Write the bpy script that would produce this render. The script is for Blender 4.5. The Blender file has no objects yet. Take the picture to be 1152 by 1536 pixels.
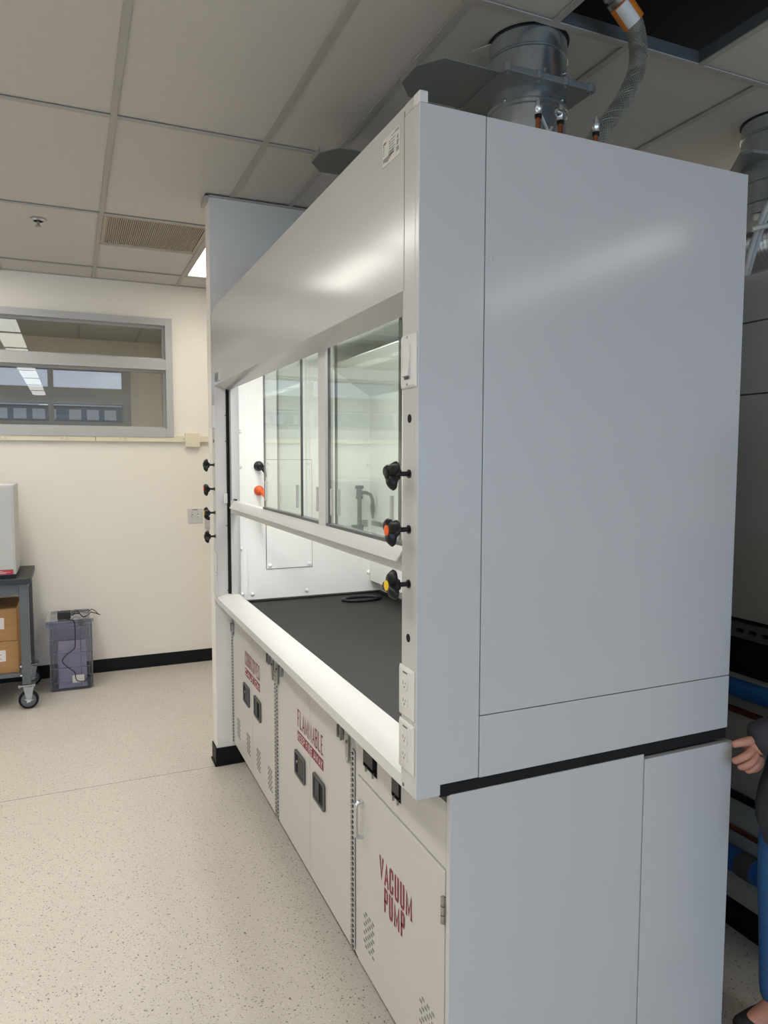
import bpy, bmesh, math, random
from mathutils import Vector, Matrix
random.seed(7)
scene = bpy.context.scene
COL = scene.collection
PI = math.pi

# ------------------------------------------------------------------ camera, world, lights, exposure
cam_d = bpy.data.cameras.new('camera'); cam = bpy.data.objects.new('camera', cam_d); COL.objects.link(cam)
cam.location = (-0.6776, -1.3733, 1.6562); cam.rotation_euler = (1.4957, -0.0017, -0.4113)
cam_d.sensor_fit = 'VERTICAL'; cam_d.sensor_height = 36; cam_d.sensor_width = 27
cam_d.lens = 36 * 1074.6 / 1536; cam_d.clip_start = 0.02; cam_d.clip_end = 100
scene.camera = cam
vs = scene.view_settings
vs.view_transform = 'Standard'; vs.look = 'None'; vs.gamma = 1.0; vs.use_curve_mapping = False; vs.exposure = 0.2
TROFFER = 5.8          # diffuser glow; the directed output is TROFFER_W per light, narrowed by its lens
TROFFER_W = 5.2
WARM = (1.0, .952, .885)
HOODLAMP = 21.0         # emission of the lamp in the hood
DAY = 120.0            # daylight through the windows of wall_rear
world = bpy.data.worlds.new('world'); scene.world = world; world.use_nodes = True
wb = world.node_tree.nodes['Background']; wb.inputs[0].default_value = (0.78, 0.84, 1.0, 1); wb.inputs[1].default_value = .8

def window_daylight(loc, rot, sx, sy, power):
    l = bpy.data.lights.new('window_daylight', 'AREA'); l.shape = 'RECTANGLE'; l.size = sx; l.size_y = sy
    l.energy = power; l.color = (0.42, 0.67, 1.0)
    o = bpy.data.objects.new('window_daylight', l); COL.objects.link(o); o.location = loc; o.rotation_euler = rot
window_daylight((-2.2, -10.05, 1.75), (PI / 2, 0, 0), 4.0, 1.5, DAY)
window_daylight((2.4, -10.05, 1.75), (PI / 2, 0, 0), 4.0, 1.5, DAY)

# ------------------------------------------------------------------ materials
def lin(r, g, b):
    f = lambda c: (c / 255 / 12.92) if c / 255 <= .04045 else ((c / 255 + .055) / 1.055) ** 2.4
    return (f(r), f(g), f(b), 1)
MATS = {}
def mat(name, col, rough=.5, metal=0, var=.03, scale=8, bump=0, bscale=200, spec=.5, coat=0, stretch=None):
    m = bpy.data.materials.new(name); m.use_nodes = True; nt = m.node_tree; b = nt.nodes['Principled BSDF']
    b.inputs['Roughness'].default_value = rough; b.inputs['Metallic'].default_value = metal
    b.inputs['Specular IOR Level'].default_value = spec; b.inputs['Coat Weight'].default_value = coat
    tc = nt.nodes.new('ShaderNodeTexCoord'); src = tc.outputs['Object']
    if stretch:
        mp = nt.nodes.new('ShaderNodeMapping'); mp.inputs['Scale'].default_value = stretch
        nt.links.new(src, mp.inputs[0]); src = mp.outputs[0]
    n = nt.nodes.new('ShaderNodeTexNoise'); n.inputs['Scale'].default_value = scale; n.inputs['Detail'].default_value = 5
    nt.links.new(src, n.inputs['Vector'])
    r = nt.nodes.new('ShaderNodeValToRGB')
    c = col if len(col) == 4 else (*col, 1)
    r.color_ramp.elements[0].position = .3; r.color_ramp.elements[1].position = .7
    r.color_ramp.elements[0].color = (*[max(0, x * (1 - var)) for x in c[:3]], 1)
    r.color_ramp.elements[1].color = (*[min(1, x * (1 + var)) for x in c[:3]], 1)
    nt.links.new(n.outputs[0], r.inputs[0]); nt.links.new(r.outputs[0], b.inputs['Base Color'])
    if bump:
        n2 = nt.nodes.new('ShaderNodeTexNoise'); n2.inputs['Scale'].default_value = bscale
        nt.links.new(src, n2.inputs['Vector'])
        bp = nt.nodes.new('ShaderNodeBump'); bp.inputs['Strength'].default_value = bump; bp.inputs['Distance'].default_value = .002
        nt.links.new(n2.outputs[0], bp.inputs['Height']); nt.links.new(bp.outputs[0], b.inputs['Normal'])
    MATS[name] = m; return m
mat('enamel', lin(188, 188, 187), .15, var=.008, scale=3, bump=.02, bscale=350)
mat('enamel_door', lin(190, 188, 183), .35, var=.008, scale=3, bump=.02, bscale=350)
mat('liner', lin(236, 237, 234), .38, var=.008, scale=4)
mat('white_coat', lin(203, 203, 201), .3, var=.006)
mat('plate_plastic', lin(206, 205, 201), .3, var=.005)
mat('wall_paint', lin(234, 228, 215), .8, var=.012, scale=2, bump=.06, bscale=500)
mat('partition_paint', lin(222, 219, 213), .75, var=.012, scale=2, bump=.06, bscale=500)
mat('tile', lin(200, 197, 192), .9, var=.02, scale=40, bump=.25, bscale=260)
mat('tee', lin(174, 171, 166), .6, var=.01)
mat('black_rubber', lin(14, 14, 15), .5, var=.1, spec=.25)
mat('black_plastic', lin(10, 10, 11), .35, var=.08, spec=.35)
mat('epoxy', lin(22, 22, 22), .62, var=.06, scale=6)
mat('dark_void', lin(6, 6, 7), .9, var=.05)
mat('galv', lin(200, 206, 208), .27, .93, var=.16, scale=14, stretch=(1, 1, .4))
mat('gate_steel', lin(134, 136, 134), .5, .4, var=.05, scale=10)
mat('blade_steel', lin(122, 128, 124), .5, .3, var=.05, scale=6)
mat('steel', lin(165, 165, 162), .32, .9, var=.06, scale=30)
mat('chrome', lin(205, 207, 208), .22, .85, var=.02)
mat('braid', lin(120, 118, 110), .5, .6, var=.3, scale=300)
mat('braid_wire', lin(150, 147, 138), .5, .6, var=.2, scale=200)
mat('copper', lin(150, 88, 62), .35, .85, var=.12, scale=30)
mat('brass_orange', lin(200, 120, 40), .4, .2, var=.1)
mat('orange', lin(226, 92, 34), .38, var=.04)
mat('yellow', lin(226, 186, 40), .4, var=.04)
mat('latch_frame', lin(74, 76, 75), .45, var=.05)
mat('red_print', lin(124, 28, 48), .5, var=.04)
mat('white_print', lin(214, 206, 202), .5, var=.02)
mat('grey_print', lin(84, 82, 82), .6, var=.05)
mat('label_paper', lin(200, 198, 192), .6, var=.02)
mat('frame_paint', lin(176, 175, 172), .5, var=.015)
mat('raceway', lin(222, 213, 186), .5, var=.01)
mat('grey_frame', lin(92, 96, 98), .45, .1, var=.04)
mat('bench_black', lin(36, 37, 39), .45, var=.06)
mat('cardboard', lin(164, 124, 80), .85, var=.06, scale=12, stretch=(1, 1, 8))
mat('instrument', lin(186, 186, 182), .45, var=.01)
mat('red_label', lin(186, 36, 52), .45, var=.03)
mat('blue_pipe', lin(38, 104, 176), .4, var=.04)
mat('jacket', lin(52, 53, 58), .85, var=.12, scale=30, bump=.3, bscale=300)
mat('jeans', lin(48, 96, 150), .9, var=.14, scale=60, bump=.3, bscale=500)
mat('skin', lin(186, 132, 112), .5, var=.08, scale=25)
mat('hair', lin(40, 30, 25), .6, var=.3, scale=120)
mat('shoe', lin(45, 42, 40), .6, var=.1)
mat('faucet_green', lin(48, 56, 54), .35, var=.08)
mat('hood_back', lin(176, 176, 172), .5, .0, var=.03)
mat('diffuser_tan', lin(176, 166, 152), .6, var=.04, scale=20)
mat('tube_plastic', lin(186, 186, 182), .3, var=.05)
mat('orange_band', lin(214, 124, 36), .5, var=.05)
mat('white_band', lin(225, 225, 222), .5, var=.03)
mat('tote_content', lin(172, 170, 180), .7, var=.12, scale=12, stretch=(1, 1, 12))
mat('facade', lin(150, 152, 158), .8, var=.06)
mat('cable', lin(16, 16, 17), .5, var=.1)
mat('screen', lin(108, 112, 110), .3, var=.05)

def emis(name, col, s):
    m = bpy.data.materials.new(name); m.use_nodes = True; nt = m.node_tree; b = nt.nodes['Principled BSDF']
    b.inputs['Base Color'].default_value = (.8, .8, .8, 1)
    b.inputs['Emission Color'].default_value = (*col, 1); b.inputs['Emission Strength'].default_value = s
    MATS[name] = m
emis('troffer_light', WARM, TROFFER)
emis('hood_light', (1.0, .99, .95), HOODLAMP)
emis('next_room_fill', (1.0, .95, .86), 14.0)

def glassmat(name, tint, ior=1.5, boost=1.0, rough=0.0):
    m = bpy.data.materials.new(name); m.use_nodes = True; nt = m.node_tree; nt.nodes.clear()
    out = nt.nodes.new('ShaderNodeOutputMaterial'); t = nt.nodes.new('ShaderNodeBsdfTransparent'); g = nt.nodes.new('ShaderNodeBsdfGlossy')
    t.inputs[0].default_value = (*tint, 1); g.inputs['Roughness'].default_value = rough; g.inputs[0].default_value = (.95, 1, .97, 1)
    ge = nt.nodes.new('ShaderNodeNewGeometry'); dt = nt.nodes.new('ShaderNodeVectorMath'); dt.operation = 'DOT_PRODUCT'
    nt.links.new(ge.outputs['Normal'], dt.inputs[0]); nt.links.new(ge.outputs['Incoming'], dt.inputs[1])
    def mth(op, x, y=None):
        k = nt.nodes.new('ShaderNodeMath'); k.operation = op; k.use_clamp = op != 'ABSOLUTE'
        for i_, q in enumerate((x, y)):
            if q is None: continue
            if isinstance(q, (int, float)): k.inputs[i_].default_value = q
            else: nt.links.new(q, k.inputs[i_])
        return k.outputs[0]
    r0 = ((ior - 1) / (ior + 1)) ** 2
    fr = mth('MULTIPLY', mth('ADD', mth('MULTIPLY', mth('POWER', mth('SUBTRACT', 1.0, mth('ABSOLUTE', dt.outputs['Value'])), 5.0), 1 - r0), r0), boost)
    mx = nt.nodes.new('ShaderNodeMixShader')
    nt.links.new(fr, mx.inputs[0]); nt.links.new(t.outputs[0], mx.inputs[1]); nt.links.new(g.outputs[0], mx.inputs[2])
    nt.links.new(mx.outputs[0], out.inputs[0]); MATS[name] = m
glassmat('sash_glass', (.962, .984, .970))
glassmat('window_glass', (.86, .87, .87))
glassmat('tote_plastic', (.83, .82, .88), 1.45, 1.0, .12)
glassmat('tote_rib', (.66, .65, .74), 1.45, 2.2, .2)

def floor_mat():
    m = bpy.data.materials.new('floor_vinyl'); m.use_nodes = True; nt = m.node_tree; b = nt.nodes['Principled BSDF']
    tc = nt.nodes.new('ShaderNodeTexCoord')
    base = nt.nodes.new('ShaderNodeTexNoise'); base.inputs['Scale'].default_value = 2.2; base.inputs['Detail'].default_value = 4
    nt.links.new(tc.outputs['Object'], base.inputs['Vector'])
    r0 = nt.nodes.new('ShaderNodeValToRGB'); r0.color_ramp.elements[0].color = lin(181, 175, 164); r0.color_ramp.elements[1].color = lin(190, 184, 174)
    nt.links.new(base.outputs[0], r0.inputs[0]); prev = r0.outputs[0]
    for sc, th, col in ((40, .11, lin(96, 89, 81)), (62, .17, lin(108, 100, 91)), (95, .21, lin(128, 120, 109)), (150, .24, lin(156, 149, 138)), (80, .16, lin(206, 202, 194))):
        warp = nt.nodes.new('ShaderNodeTexNoise'); warp.inputs['Scale'].default_value = sc * 1.6
        nt.links.new(tc.outputs['Object'], warp.inputs['Vector'])
        mul = nt.nodes.new('ShaderNodeVectorMath'); mul.operation = 'SCALE'; mul.inputs['Scale'].default_value = .9 / sc
        nt.links.new(warp.outputs['Color'], mul.inputs[0])
        ad = nt.nodes.new('ShaderNodeVectorMath'); ad.operation = 'ADD'
        nt.links.new(tc.outputs['Object'], ad.inputs[0]); nt.links.new(mul.outputs[0], ad.inputs[1])
        v = nt.nodes.new('ShaderNodeTexVoronoi'); v.inputs['Scale'].default_value = sc; v.voronoi_dimensions = '3D'
        nt.links.new(ad.outputs[0], v.inputs['Vector'])
        lt = nt.nodes.new('ShaderNodeMath'); lt.operation = 'LESS_THAN'; lt.inputs[1].default_value = th
        nt.links.new(v.outputs['Distance'], lt.inputs[0])
        sep = nt.nodes.new('ShaderNodeSeparateColor'); nt.links.new(v.outputs['Color'], sep.inputs[0])
        g = nt.nodes.new('ShaderNodeMath'); g.operation = 'GREATER_THAN'; g.inputs[1].default_value = .35
        nt.links.new(sep.outputs[0], g.inputs[0])
        mm = nt.nodes.new('ShaderNodeMath'); mm.operation = 'MULTIPLY'; nt.links.new(lt.outputs[0], mm.inputs[0]); nt.links.new(g.outputs[0], mm.inputs[1])
        mx = nt.nodes.new('ShaderNodeMix'); mx.data_type = 'RGBA'
        nt.links.new(mm.outputs[0], mx.inputs[0]); nt.links.new(prev, mx.inputs[6]); mx.inputs[7].default_value = col
        prev = mx.outputs[2]
    nt.links.new(prev, b.inputs['Base Color'])
    rn = nt.nodes.new('ShaderNodeTexNoise'); rn.inputs['Scale'].default_value = 1.4
    nt.links.new(tc.outputs['Object'], rn.inputs['Vector'])
    rr = nt.nodes.new('ShaderNodeMapRange'); rr.inputs[3].default_value = .26; rr.inputs[4].default_value = .42
    nt.links.new(rn.outputs[0], rr.inputs[0]); nt.links.new(rr.outputs[0], b.inputs['Roughness'])
    MATS['floor_vinyl'] = m
floor_mat()

# ------------------------------------------------------------------ mesh helpers
def wl(o):
    v = Vector((0, 0, 0))
    while o: v += o.location; o = o.parent
    return v
class MB:
    def __init__(s): s.v = []; s.f = []
    def add(s, vs_, fs):
        n = len(s.v); s.v += [tuple(q) for q in vs_]; s.f += [tuple(i + n for i in f) for f in fs]; return s
    def box(s, x0, x1, y0, y1, z0, z1):
        return s.add([(x0, y0, z0), (x1, y0, z0), (x1, y1, z0), (x0, y1, z0), (x0, y0, z1), (x1, y0, z1), (x1, y1, z1), (x0, y1, z1)],
                     [(0, 3, 2, 1), (4, 5, 6, 7), (0, 1, 5, 4), (1, 2, 6, 5), (2, 3, 7, 6), (3, 0, 4, 7)])
    def prism(s, poly, axis, a0, a1):
        # poly: 2D points in the two other axes (in xyz order); extruded from a0 to a1
        def P(q, a):
            return {'x': (a, q[0], q[1]), 'y': (q[0], a, q[1]), 'z': (q[0], q[1], a)}[axis]
        n = len(poly)
        vs_ = [P(q, a0) for q in poly] + [P(q, a1) for q in poly]
        fs = [tuple(range(n))[::-1], tuple(range(n, 2 * n))] + [(i, (i + 1) % n, n + (i + 1) % n, n + i) for i in range(n)]
        return s.add(vs_, fs)
    def cyl(s, p0, p1, r0, r1=None, n=16):
        return s.lathe([(r0, 0), (r0 if r1 is None else r1, (Vector(p1) - Vector(p0)).length)], p0, Vector(p1) - Vector(p0), n)
    def lathe(s, prof, org, axis, n=20, lobe=None, cap=True):
        a = Vector(axis).normalized(); t = Vector((0, 0, 1)) if abs(a.z) < .9 else Vector((1, 0, 0))
        u = a.cross(t).normalized(); w = a.cross(u); o = Vector(org); vs_ = []; fs = []
        for r, h in prof:
            for k in range(n):
                th = 2 * PI * k / n; rr = r * (lobe(th) if lobe else 1)
                vs_.append(o + a * h + u * rr * math.cos(th) + w * rr * math.sin(th))
        for i in range(len(prof) - 1):
            for k in range(n): fs.append((i * n + k, i * n + (k + 1) % n, (i + 1) * n + (k + 1) % n, (i + 1) * n + k))
        if cap: fs.append(tuple(range(n))[::-1]); fs.append(tuple(range((len(prof) - 1) * n, len(prof) * n)))
        return s.add(vs_, fs)
    def tube(s, pts, r, n=10, closed=False):
        pts = [Vector(q) for q in pts]; m = len(pts); vs_ = []; fs = []; up = None
        rs = r if isinstance(r, (list, tuple)) else [r] * m
        for i, q in enumerate(pts):
            a = (pts[(i + 1) % m] if (closed or i < m - 1) else q) - (pts[i - 1] if (closed or i > 0) else q); a.normalize()
            if up is None: up = Vector((0, 0, 1)) if abs(a.z) < .9 else Vector((1, 0, 0))
            u = a.cross(up)
            if u.length < 1e-6: u = a.cross(Vector((0, 1, 0)))
            u.normalize(); w = a.cross(u).normalized(); up = -w
            for k in range(n):
                th = 2 * PI * k / n; vs_.append(q + u * rs[i] * math.cos(th) + w * rs[i] * math.sin(th))
        for i in range(m if closed else m - 1):
            j = (i + 1) % m
            for k in range(n): fs.append((i * n + k, i * n + (k + 1) % n, j * n + (k + 1) % n, j * n + k))
        if not closed: fs += [tuple(range(n))[::-1], tuple(range((m - 1) * n, m * n))]
        return s.add(vs_, fs)
    def holes(s, axis, a0, a1, u0, u1, v0, v1, hs):
        # slab with rectangular holes; hs = [(u0,u1,v0,v1)]
        us = sorted({u0, u1, *[min(max(h[i], u0), u1) for h in hs for i in (0, 1)]}); vs_ = sorted({v0, v1, *[min(max(h[i], v0), v1) for h in hs for i in (2, 3)]})
        for i in range(len(us) - 1):
            j = 0
            inh = lambda q: any(h[0] < (us[i] + us[i + 1]) / 2 < h[1] and h[2] < (vs_[q] + vs_[q + 1]) / 2 < h[3] for h in hs)
            while j < len(vs_) - 1:
                if inh(j): j += 1; continue
                k = j
                while k < len(vs_) - 1 and not inh(k): k += 1
                U0, U1, V0, V1 = us[i], us[i + 1], vs_[j], vs_[k]
                if axis == 'x': s.box(a0, a1, U0, U1, V0, V1)
                elif axis == 'y': s.box(U0, U1, a0, a1, V0, V1)
                else: s.box(U0, U1, V0, V1, a0, a1)
                j = k
        return s
    def mesh(s, name, off=(0, 0, 0)):
        me = bpy.data.meshes.new(name); o = Vector(off)
        me.from_pydata([Vector(q) - o for q in s.v], [], s.f)
        bm = bmesh.new(); bm.from_mesh(me); bmesh.ops.recalc_face_normals(bm, faces=bm.faces); bm.to_mesh(me); bm.free()
        return me
    def build(s, name, m, parent=None, smooth=False, bevel=0, seg=2, origin=None):
        off = wl(parent) if parent else Vector(origin or (0, 0, 0))
        me = s.mesh(name, off)
        return link(name, me, m, parent, smooth, bevel, seg, None if parent else off)
def link(name, me, m, parent=None, smooth=False, bevel=0, seg=2, loc=None):
    o = bpy.data.objects.new(name, me); COL.objects.link(o)
    if m and not me.materials: me.materials.append(MATS[m])
    if parent: o.parent = parent
    if loc is not None: o.location = loc
    if smooth:
        for p in me.polygons: p.use_smooth = True
        me.set_sharp_from_angle(angle=math.radians(40))
    if bevel:
        b = o.modifiers.new('bevel', 'BEVEL'); b.width = bevel; b.segments = seg; b.limit_method = 'ANGLE'; b.angle_limit = math.radians(40)
        for p in me.polygons: p.use_smooth = True
        b.harden_normals = True
    return o
def thing(name, label, cat, loc, group=None):
    o = bpy.data.objects.new(name, None); COL.objects.link(o); o.location = loc; o.empty_display_size = .05
    o['label'] = label; o['category'] = cat
    if group: o['group'] = group
    return o
def tag(o, label, cat, group=None):
    o['label'] = label; o['category'] = cat
    if group: o['group'] = group
    return o
def struct(o): o['kind'] = 'structure'; return o
def put(name, me, m, parent, pos, smooth=False, bevel=0, rot=None, scale=None):
    # object that shares mesh data, placed at a world position
    o = link(name, me, m, parent, smooth, bevel)
    o.location = Vector(pos) - (wl(parent) if parent else Vector((0, 0, 0)))
    if rot: o.rotation_euler = rot
    if scale: o.scale = scale
    return o

def spline(c, n=8):
    c = [Vector(q) for q in c]; out = []
    for i in range(len(c) - 1):
        p0, p1, p2, p3 = c[max(i - 1, 0)], c[i], c[i + 1], c[min(i + 2, len(c) - 1)]
        for k in range(n):
            t = k / n; out.append(.5 * ((2 * p1) + (p2 - p0) * t + (2 * p0 - 5 * p1 + 4 * p2 - p3) * t * t + (3 * p1 - p0 - 3 * p2 + p3) * t ** 3))
    return out + [c[-1]]
# ------------------------------------------------------------------ dimensions
L, D, T, TL, ZB = 2.4166, 0.9474, 2.387, 2.409, 0.9013     # hood: length, depth, top, lip, bottom
CEIL, YB = 2.988, 4.488
X0, X1, Y0 = -5.0, 5.0, -10.0
G = [-0.4855, 0.1176, 0.4277]
ROWS = [Y0, -8.0, -6.78, -5.565, -4.345, -3.125, -1.907, -0.689, 0.5305, 1.7205, 2.937, 4.154, YB]

# ------------------------------------------------------------------ setting
fl = MB().box(X0, X1, Y0, 12.0, -.1, 0).build('floor', 'floor_vinyl'); struct(fl)
MB().box(X0, 0.0, 2.421, 2.4235, 0, .0004).build('floor_seam', 'grey_frame', fl)
deck = struct(MB().box(X0 - .15, X1 + .15, Y0 - .15, 7.62, 3.75, 3.85).build('ceiling_deck', 'dark_void'))
# ceiling: tees and tiles
ceil = MB()
ceil.box(X0, X1, YB - .022, YB, CEIL - .001, CEIL + .02)
ceil = struct(ceil.build('ceiling', 'tee'))
TW = .024
def tee_x(y, x0, x1): MB().box(x0, x1, y - TW / 2, y + TW / 2, CEIL - .004, CEIL + .0).box(x0, x1, y - .002, y + .002, CEIL, CEIL + .038).build('tee_bar', 'tee', ceil)
def tee_y(x, y0, y1): MB().box(x - TW / 2, x + TW / 2, y0, y1, CEIL - .0038, CEIL + .0002).box(x - .002, x + .002, y0, y1, CEIL, CEIL + .038).build('tee_bar', 'tee', ceil)
for y in ROWS[1:-1]: tee_x(y, X0, X1)
colsA = [X0, -4.45, -3.84, -3.23, -2.925, -2.315, -1.705, -1.405, -1.095, -.4855, .1176, .4277, 1.012, 1.6125, 2.22, 2.83, 3.44, 3.75, 4.36, X1]
colsB = [X0, -4.45, -3.84, -3.23, -2.925, -2.315, -1.705, -1.405, -1.095, -.4855, .1176, .7177, 1.3165, 1.92, 2.53, 2.83, 3.44, 3.75, 4.36, X1]
HOLE = (0.7177, 1.3165)
# troffer cells by (column start, row start)
lights = set()
for r in range(2, 11):
    lights.add((round(-1.405, 3), r)); lights.add((round(-3.23, 3), r))
lights.add((round(.1176, 3), 10))
for r in (4, 5): lights.add((round(2.53, 3), r))
for r in (7, 8, 9, 10): lights.add((round(3.44, 3), r))  # first and last are out-of-view lights added to brighten the right ceiling
tile_cache = {}
def rows_tile(x0, x1, y0, y1, parent):
    w, h = round(x1 - x0 - .008, 4), round(y1 - y0 - .008, 4)
    if (w, h) not in tile_cache:
        tile_cache[(w, h)] = MB().box(-w / 2, w / 2, -h / 2, h / 2, 0, .015).mesh('ceiling_tile')
    put('ceiling_tile', tile_cache[(w, h)], 'tile', parent, ((x0 + x1) / 2, (y0 + y1) / 2, CEIL + .004))
troffer_spots = []
for r in range(len(ROWS) - 1):
    y0, y1 = ROWS[r], ROWS[r + 1]
    cols = colsA if r >= 8 else colsB
    for c in cols[1:-1]: tee_y(c, y0, y1)
    for i in range(len(cols) - 1):
        x0, x1 = cols[i], cols[i + 1]
        if (round(x0, 3), r) in lights: troffer_spots.append((x0, x1, y0, y1, r)); continue
        if r == 7 and abs(x0 - HOLE[0]) < .01: continue                 # the open cell
        if r == 10 and abs(x0 - G[0]) < .01:                              # air grille cell: tile only behind it
            tee_x(3.535, G[0], G[1]); rows_tile(x0, x1, 3.535, y1, ceil); continue
        rows_tile(x0, x1, y0, y1, ceil)
# inner faces of the open cell's tees
oc = MB()
for yy in (-.677, .5185): oc.box(HOLE[0], HOLE[1], yy - .001, yy + .001, CEIL, CEIL + .038)
for xx in (HOLE[0] + .012, HOLE[1] - .012): oc.box(xx - .001, xx + .001, -.677, .5185, CEIL, CEIL + .038)
for k in range(46):
    x = HOLE[0] + .03 + k * .012
    oc.box(x, x + .005, .5165, .518, CEIL + .012, CEIL + .016)
for k in range(70):
    y = -.4 + k * .013
    oc.box(HOLE[1] - .0145, HOLE[1] - .013, y, y + .005, CEIL + .012, CEIL + .016)
oc.build('open_cell_web', 'grey_frame', ceil)

# walls
wx0, wx1, wz0, wz1 = -2.45, .07, 1.815, 2.726          # window_1 outer frame
wbk = MB().holes('y', YB, YB + .14, X0 - .15, X1 + .15, 0, 3.75, [(wx0 + .03, wx1 - .03, wz0 + .03, wz1 - .03)])
struct(wbk.build('wall_back', 'wall_paint'))
struct(MB().holes('x', X0 - .15, X0, Y0, 7.62, 0, 3.75, [(-3.6, .4, 1.0, 2.5)]).build('wall_left', 'wall_paint'))
struct(MB().holes('x', X1, X1 + .15, Y0, 7.62, 0, 3.75, []).build('wall_right', 'wall_paint'))
struct(MB().holes('y', Y0 - .15, Y0, X0 - .15, X1 + .15, 0, 3.75, [(-4.2, -.2, 1.0, 2.5), (.4, 4.4, 1.0, 2.5)]).build('wall_rear', 'wall_paint'))
struct(MB().box(X0, wx0 - 2.7, YB - .006, YB, 0, .1).box(-2.45, X1, YB - .006, YB, 0, .1).box(-2.45, X1, YB - .012, YB, 0, .006).build('baseboard_back', 'black_rubber'))
struct(MB().box(X0, X0 + .006, Y0, YB, 0, .1).build('baseboard_left', 'black_rubber'))
# partition wall at the far end of the hood
px1 = 1.2
part = struct(MB().box(.0, px1, L + .003, L + .107, 0, CEIL - .003).build('wall_partition', 'partition_paint', bevel=.003))
bb = MB().box(-.007, px1, L - .003, L + .003, 0, .1).box(-.007, 0, L - .003, L + .113, 0, .1).box(-.007, px1, L + .107, L + .113, 0, .1)
bb.box(-.013, px1, L - .009, L, 0, .012).box(-.013, -.004, L - .009, L + .119, 0, .012)
struct(bb.build('baseboard_partition', 'black_rubber', bevel=.003))
struct(MB().box(-.018, px1, L - .015, L + .003, CEIL - .011, CEIL - .005).box(-.018, 0, L - .015, L + .125, CEIL - .03, CEIL - .005).build('trim_1', 'tee'))

# window_1 : grey steel frame, two rows of panes
w1 = MB()
FW = .052
w1.holes('y', YB - .03, YB + .17, wx0, wx1, wz0, wz1, [(wx0 + FW, wx1 - FW, wz0 + .066, 2.333), (wx0 + FW, wx1 - FW, 2.414, wz1 - FW)])
w1 = struct(w1.build('window_1', 'frame_paint', bevel=.002))
st = MB()
for z0, z1 in ((wz0 + .066, 2.333), (2.414, wz1 - FW)):
    st.holes('y', YB + .03, YB + .075, wx0 + FW, wx1 - FW, z0, z1, [(wx0 + FW + .016, wx1 - FW - .016, z0 + .016, z1 - .016)])
st.build('glazing_stop', 'frame_paint', w1)
for z0, z1 in ((wz0 + .075, 2.325), (2.422, wz1 - FW - .01)):
    MB().box(wx0 + FW + .01, wx1 - FW - .01, YB + .052, YB + .056, z0, z1).build('pane', 'window_glass', w1)
# the room beyond the window
ny = 7.5
nx0, nx1 = -3.4, .33
struct(MB().box(X0, X1, YB + .14, ny, CEIL, CEIL + .04).build('ceiling_next', 'tile'))
nc = bpy.data.objects['ceiling_next']
for y in (6.28,): MB().box(X0, nx1, y - .012, y + .012, CEIL - .003, CEIL).build('tee_bar', 'tee', nc)
for x in (-2.4, -1.79, -1.18, -.56, .04): MB().box(x - .012, x + .012, YB + .14, ny, CEIL - .003, CEIL).build('tee_bar', 'tee', nc)
struct(MB().box(nx1, nx1 + .1, YB + .14, ny, 0, CEIL).build('wall_next_right', 'wall_paint'))
for i, x in enumerate((-3.0, -.1)):  # out-of-view lights added so the next room shows brighter through the window
    t = thing('ceiling_light', 'added fill light, out of view, in the room behind the window, ' + ('left one' if i == 0 else 'right one'), 'light', (x, 5.3, CEIL))
    MB().holes('z', CEIL - .02, CEIL - .0005, x - .16, x + .16, 4.75, 5.95, [(x - .14, x + .14, 4.77, 5.93)]).build('frame', 'tee', t)
    MB().box(x - .14, x + .14, 4.77, 5.93, CEIL - .015, CEIL - .012).build('diffuser', 'next_room_fill', t)
fx0, fx1, fz0, fz1 = -3.3, -.02, 1.2, 2.74
struct(MB().holes('y', ny, ny + .12, X0, X1, 0, 3.75, [(fx0, fx1, fz0, fz1)]).build('wall_next_far', 'wall_paint'))
bars = [(fz0, 1.27), (2.0, 2.06), (2.26, 2.44), (2.64, fz1)]
w2 = MB()
hs = []
xs = [fx0 + .09, -2.0, -.832 - 0.028, fx1 - .09]
for i in range(3):
    a = xs[i] + (.028 if i else 0); b = xs[i + 1] - (.028 if i < 2 else 0)
    for (za, zb) in ((1.27, 2.0), (2.06, 2.26), (2.44, 2.64)): hs.append((a, b, za, zb))
w2.holes('y', ny - .03, ny + .1, fx0, fx1, fz0, fz1, hs)
w2 = struct(w2.build('window_2', 'frame_paint'))
MB().box(fx0 + .05, fx1 - .05, ny + .05, ny + .055, 1.25, 2.7).build('pane', 'window_glass', w2)
wy_ = struct(MB().box(X0 - 3, X1 + 3, 12.0, 12.1, 0, 2.80).build('wall_yard', 'facade'))
MB().box(X0 - 3, X1 + 3, 11.97, 12.0, 2.53, 2.62).build('string_course', 'white_band', wy_)
for k in range(16): MB().box(-3.2 + k * .28, -3.2 + k * .28 + (.19 if k % 4 else .08), 11.98, 12.0, 2.3, 2.47).build('yard_pane', 'white_band', wy_)
# windows in the side walls (daylight)
for i, (xa, xb) in enumerate(((-4.2, -.2), (.4, 4.4))):
    m = MB().holes('y', Y0 - .1, Y0 + .02, xa, xb, 1.0, 2.5, [(xa + .05, (xa + xb) / 2 - .03, 1.05, 2.45), ((xa + xb) / 2 + .03, xb - .05, 1.05, 2.45)])
    struct(m.build('window_%d' % (3 + i), 'frame_paint'))
m = MB().holes('x', X0 - .1, X0 + .02, -3.6, .4, 1.0, 2.5, [(-3.55, -1.63, 1.05, 1.72), (-1.57, .35, 1.05, 1.72), (-3.55, -1.63, 1.78, 2.45), (-1.57, .35, 1.78, 2.45)])
struct(m.build('window_5', 'frame_paint'))

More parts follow.
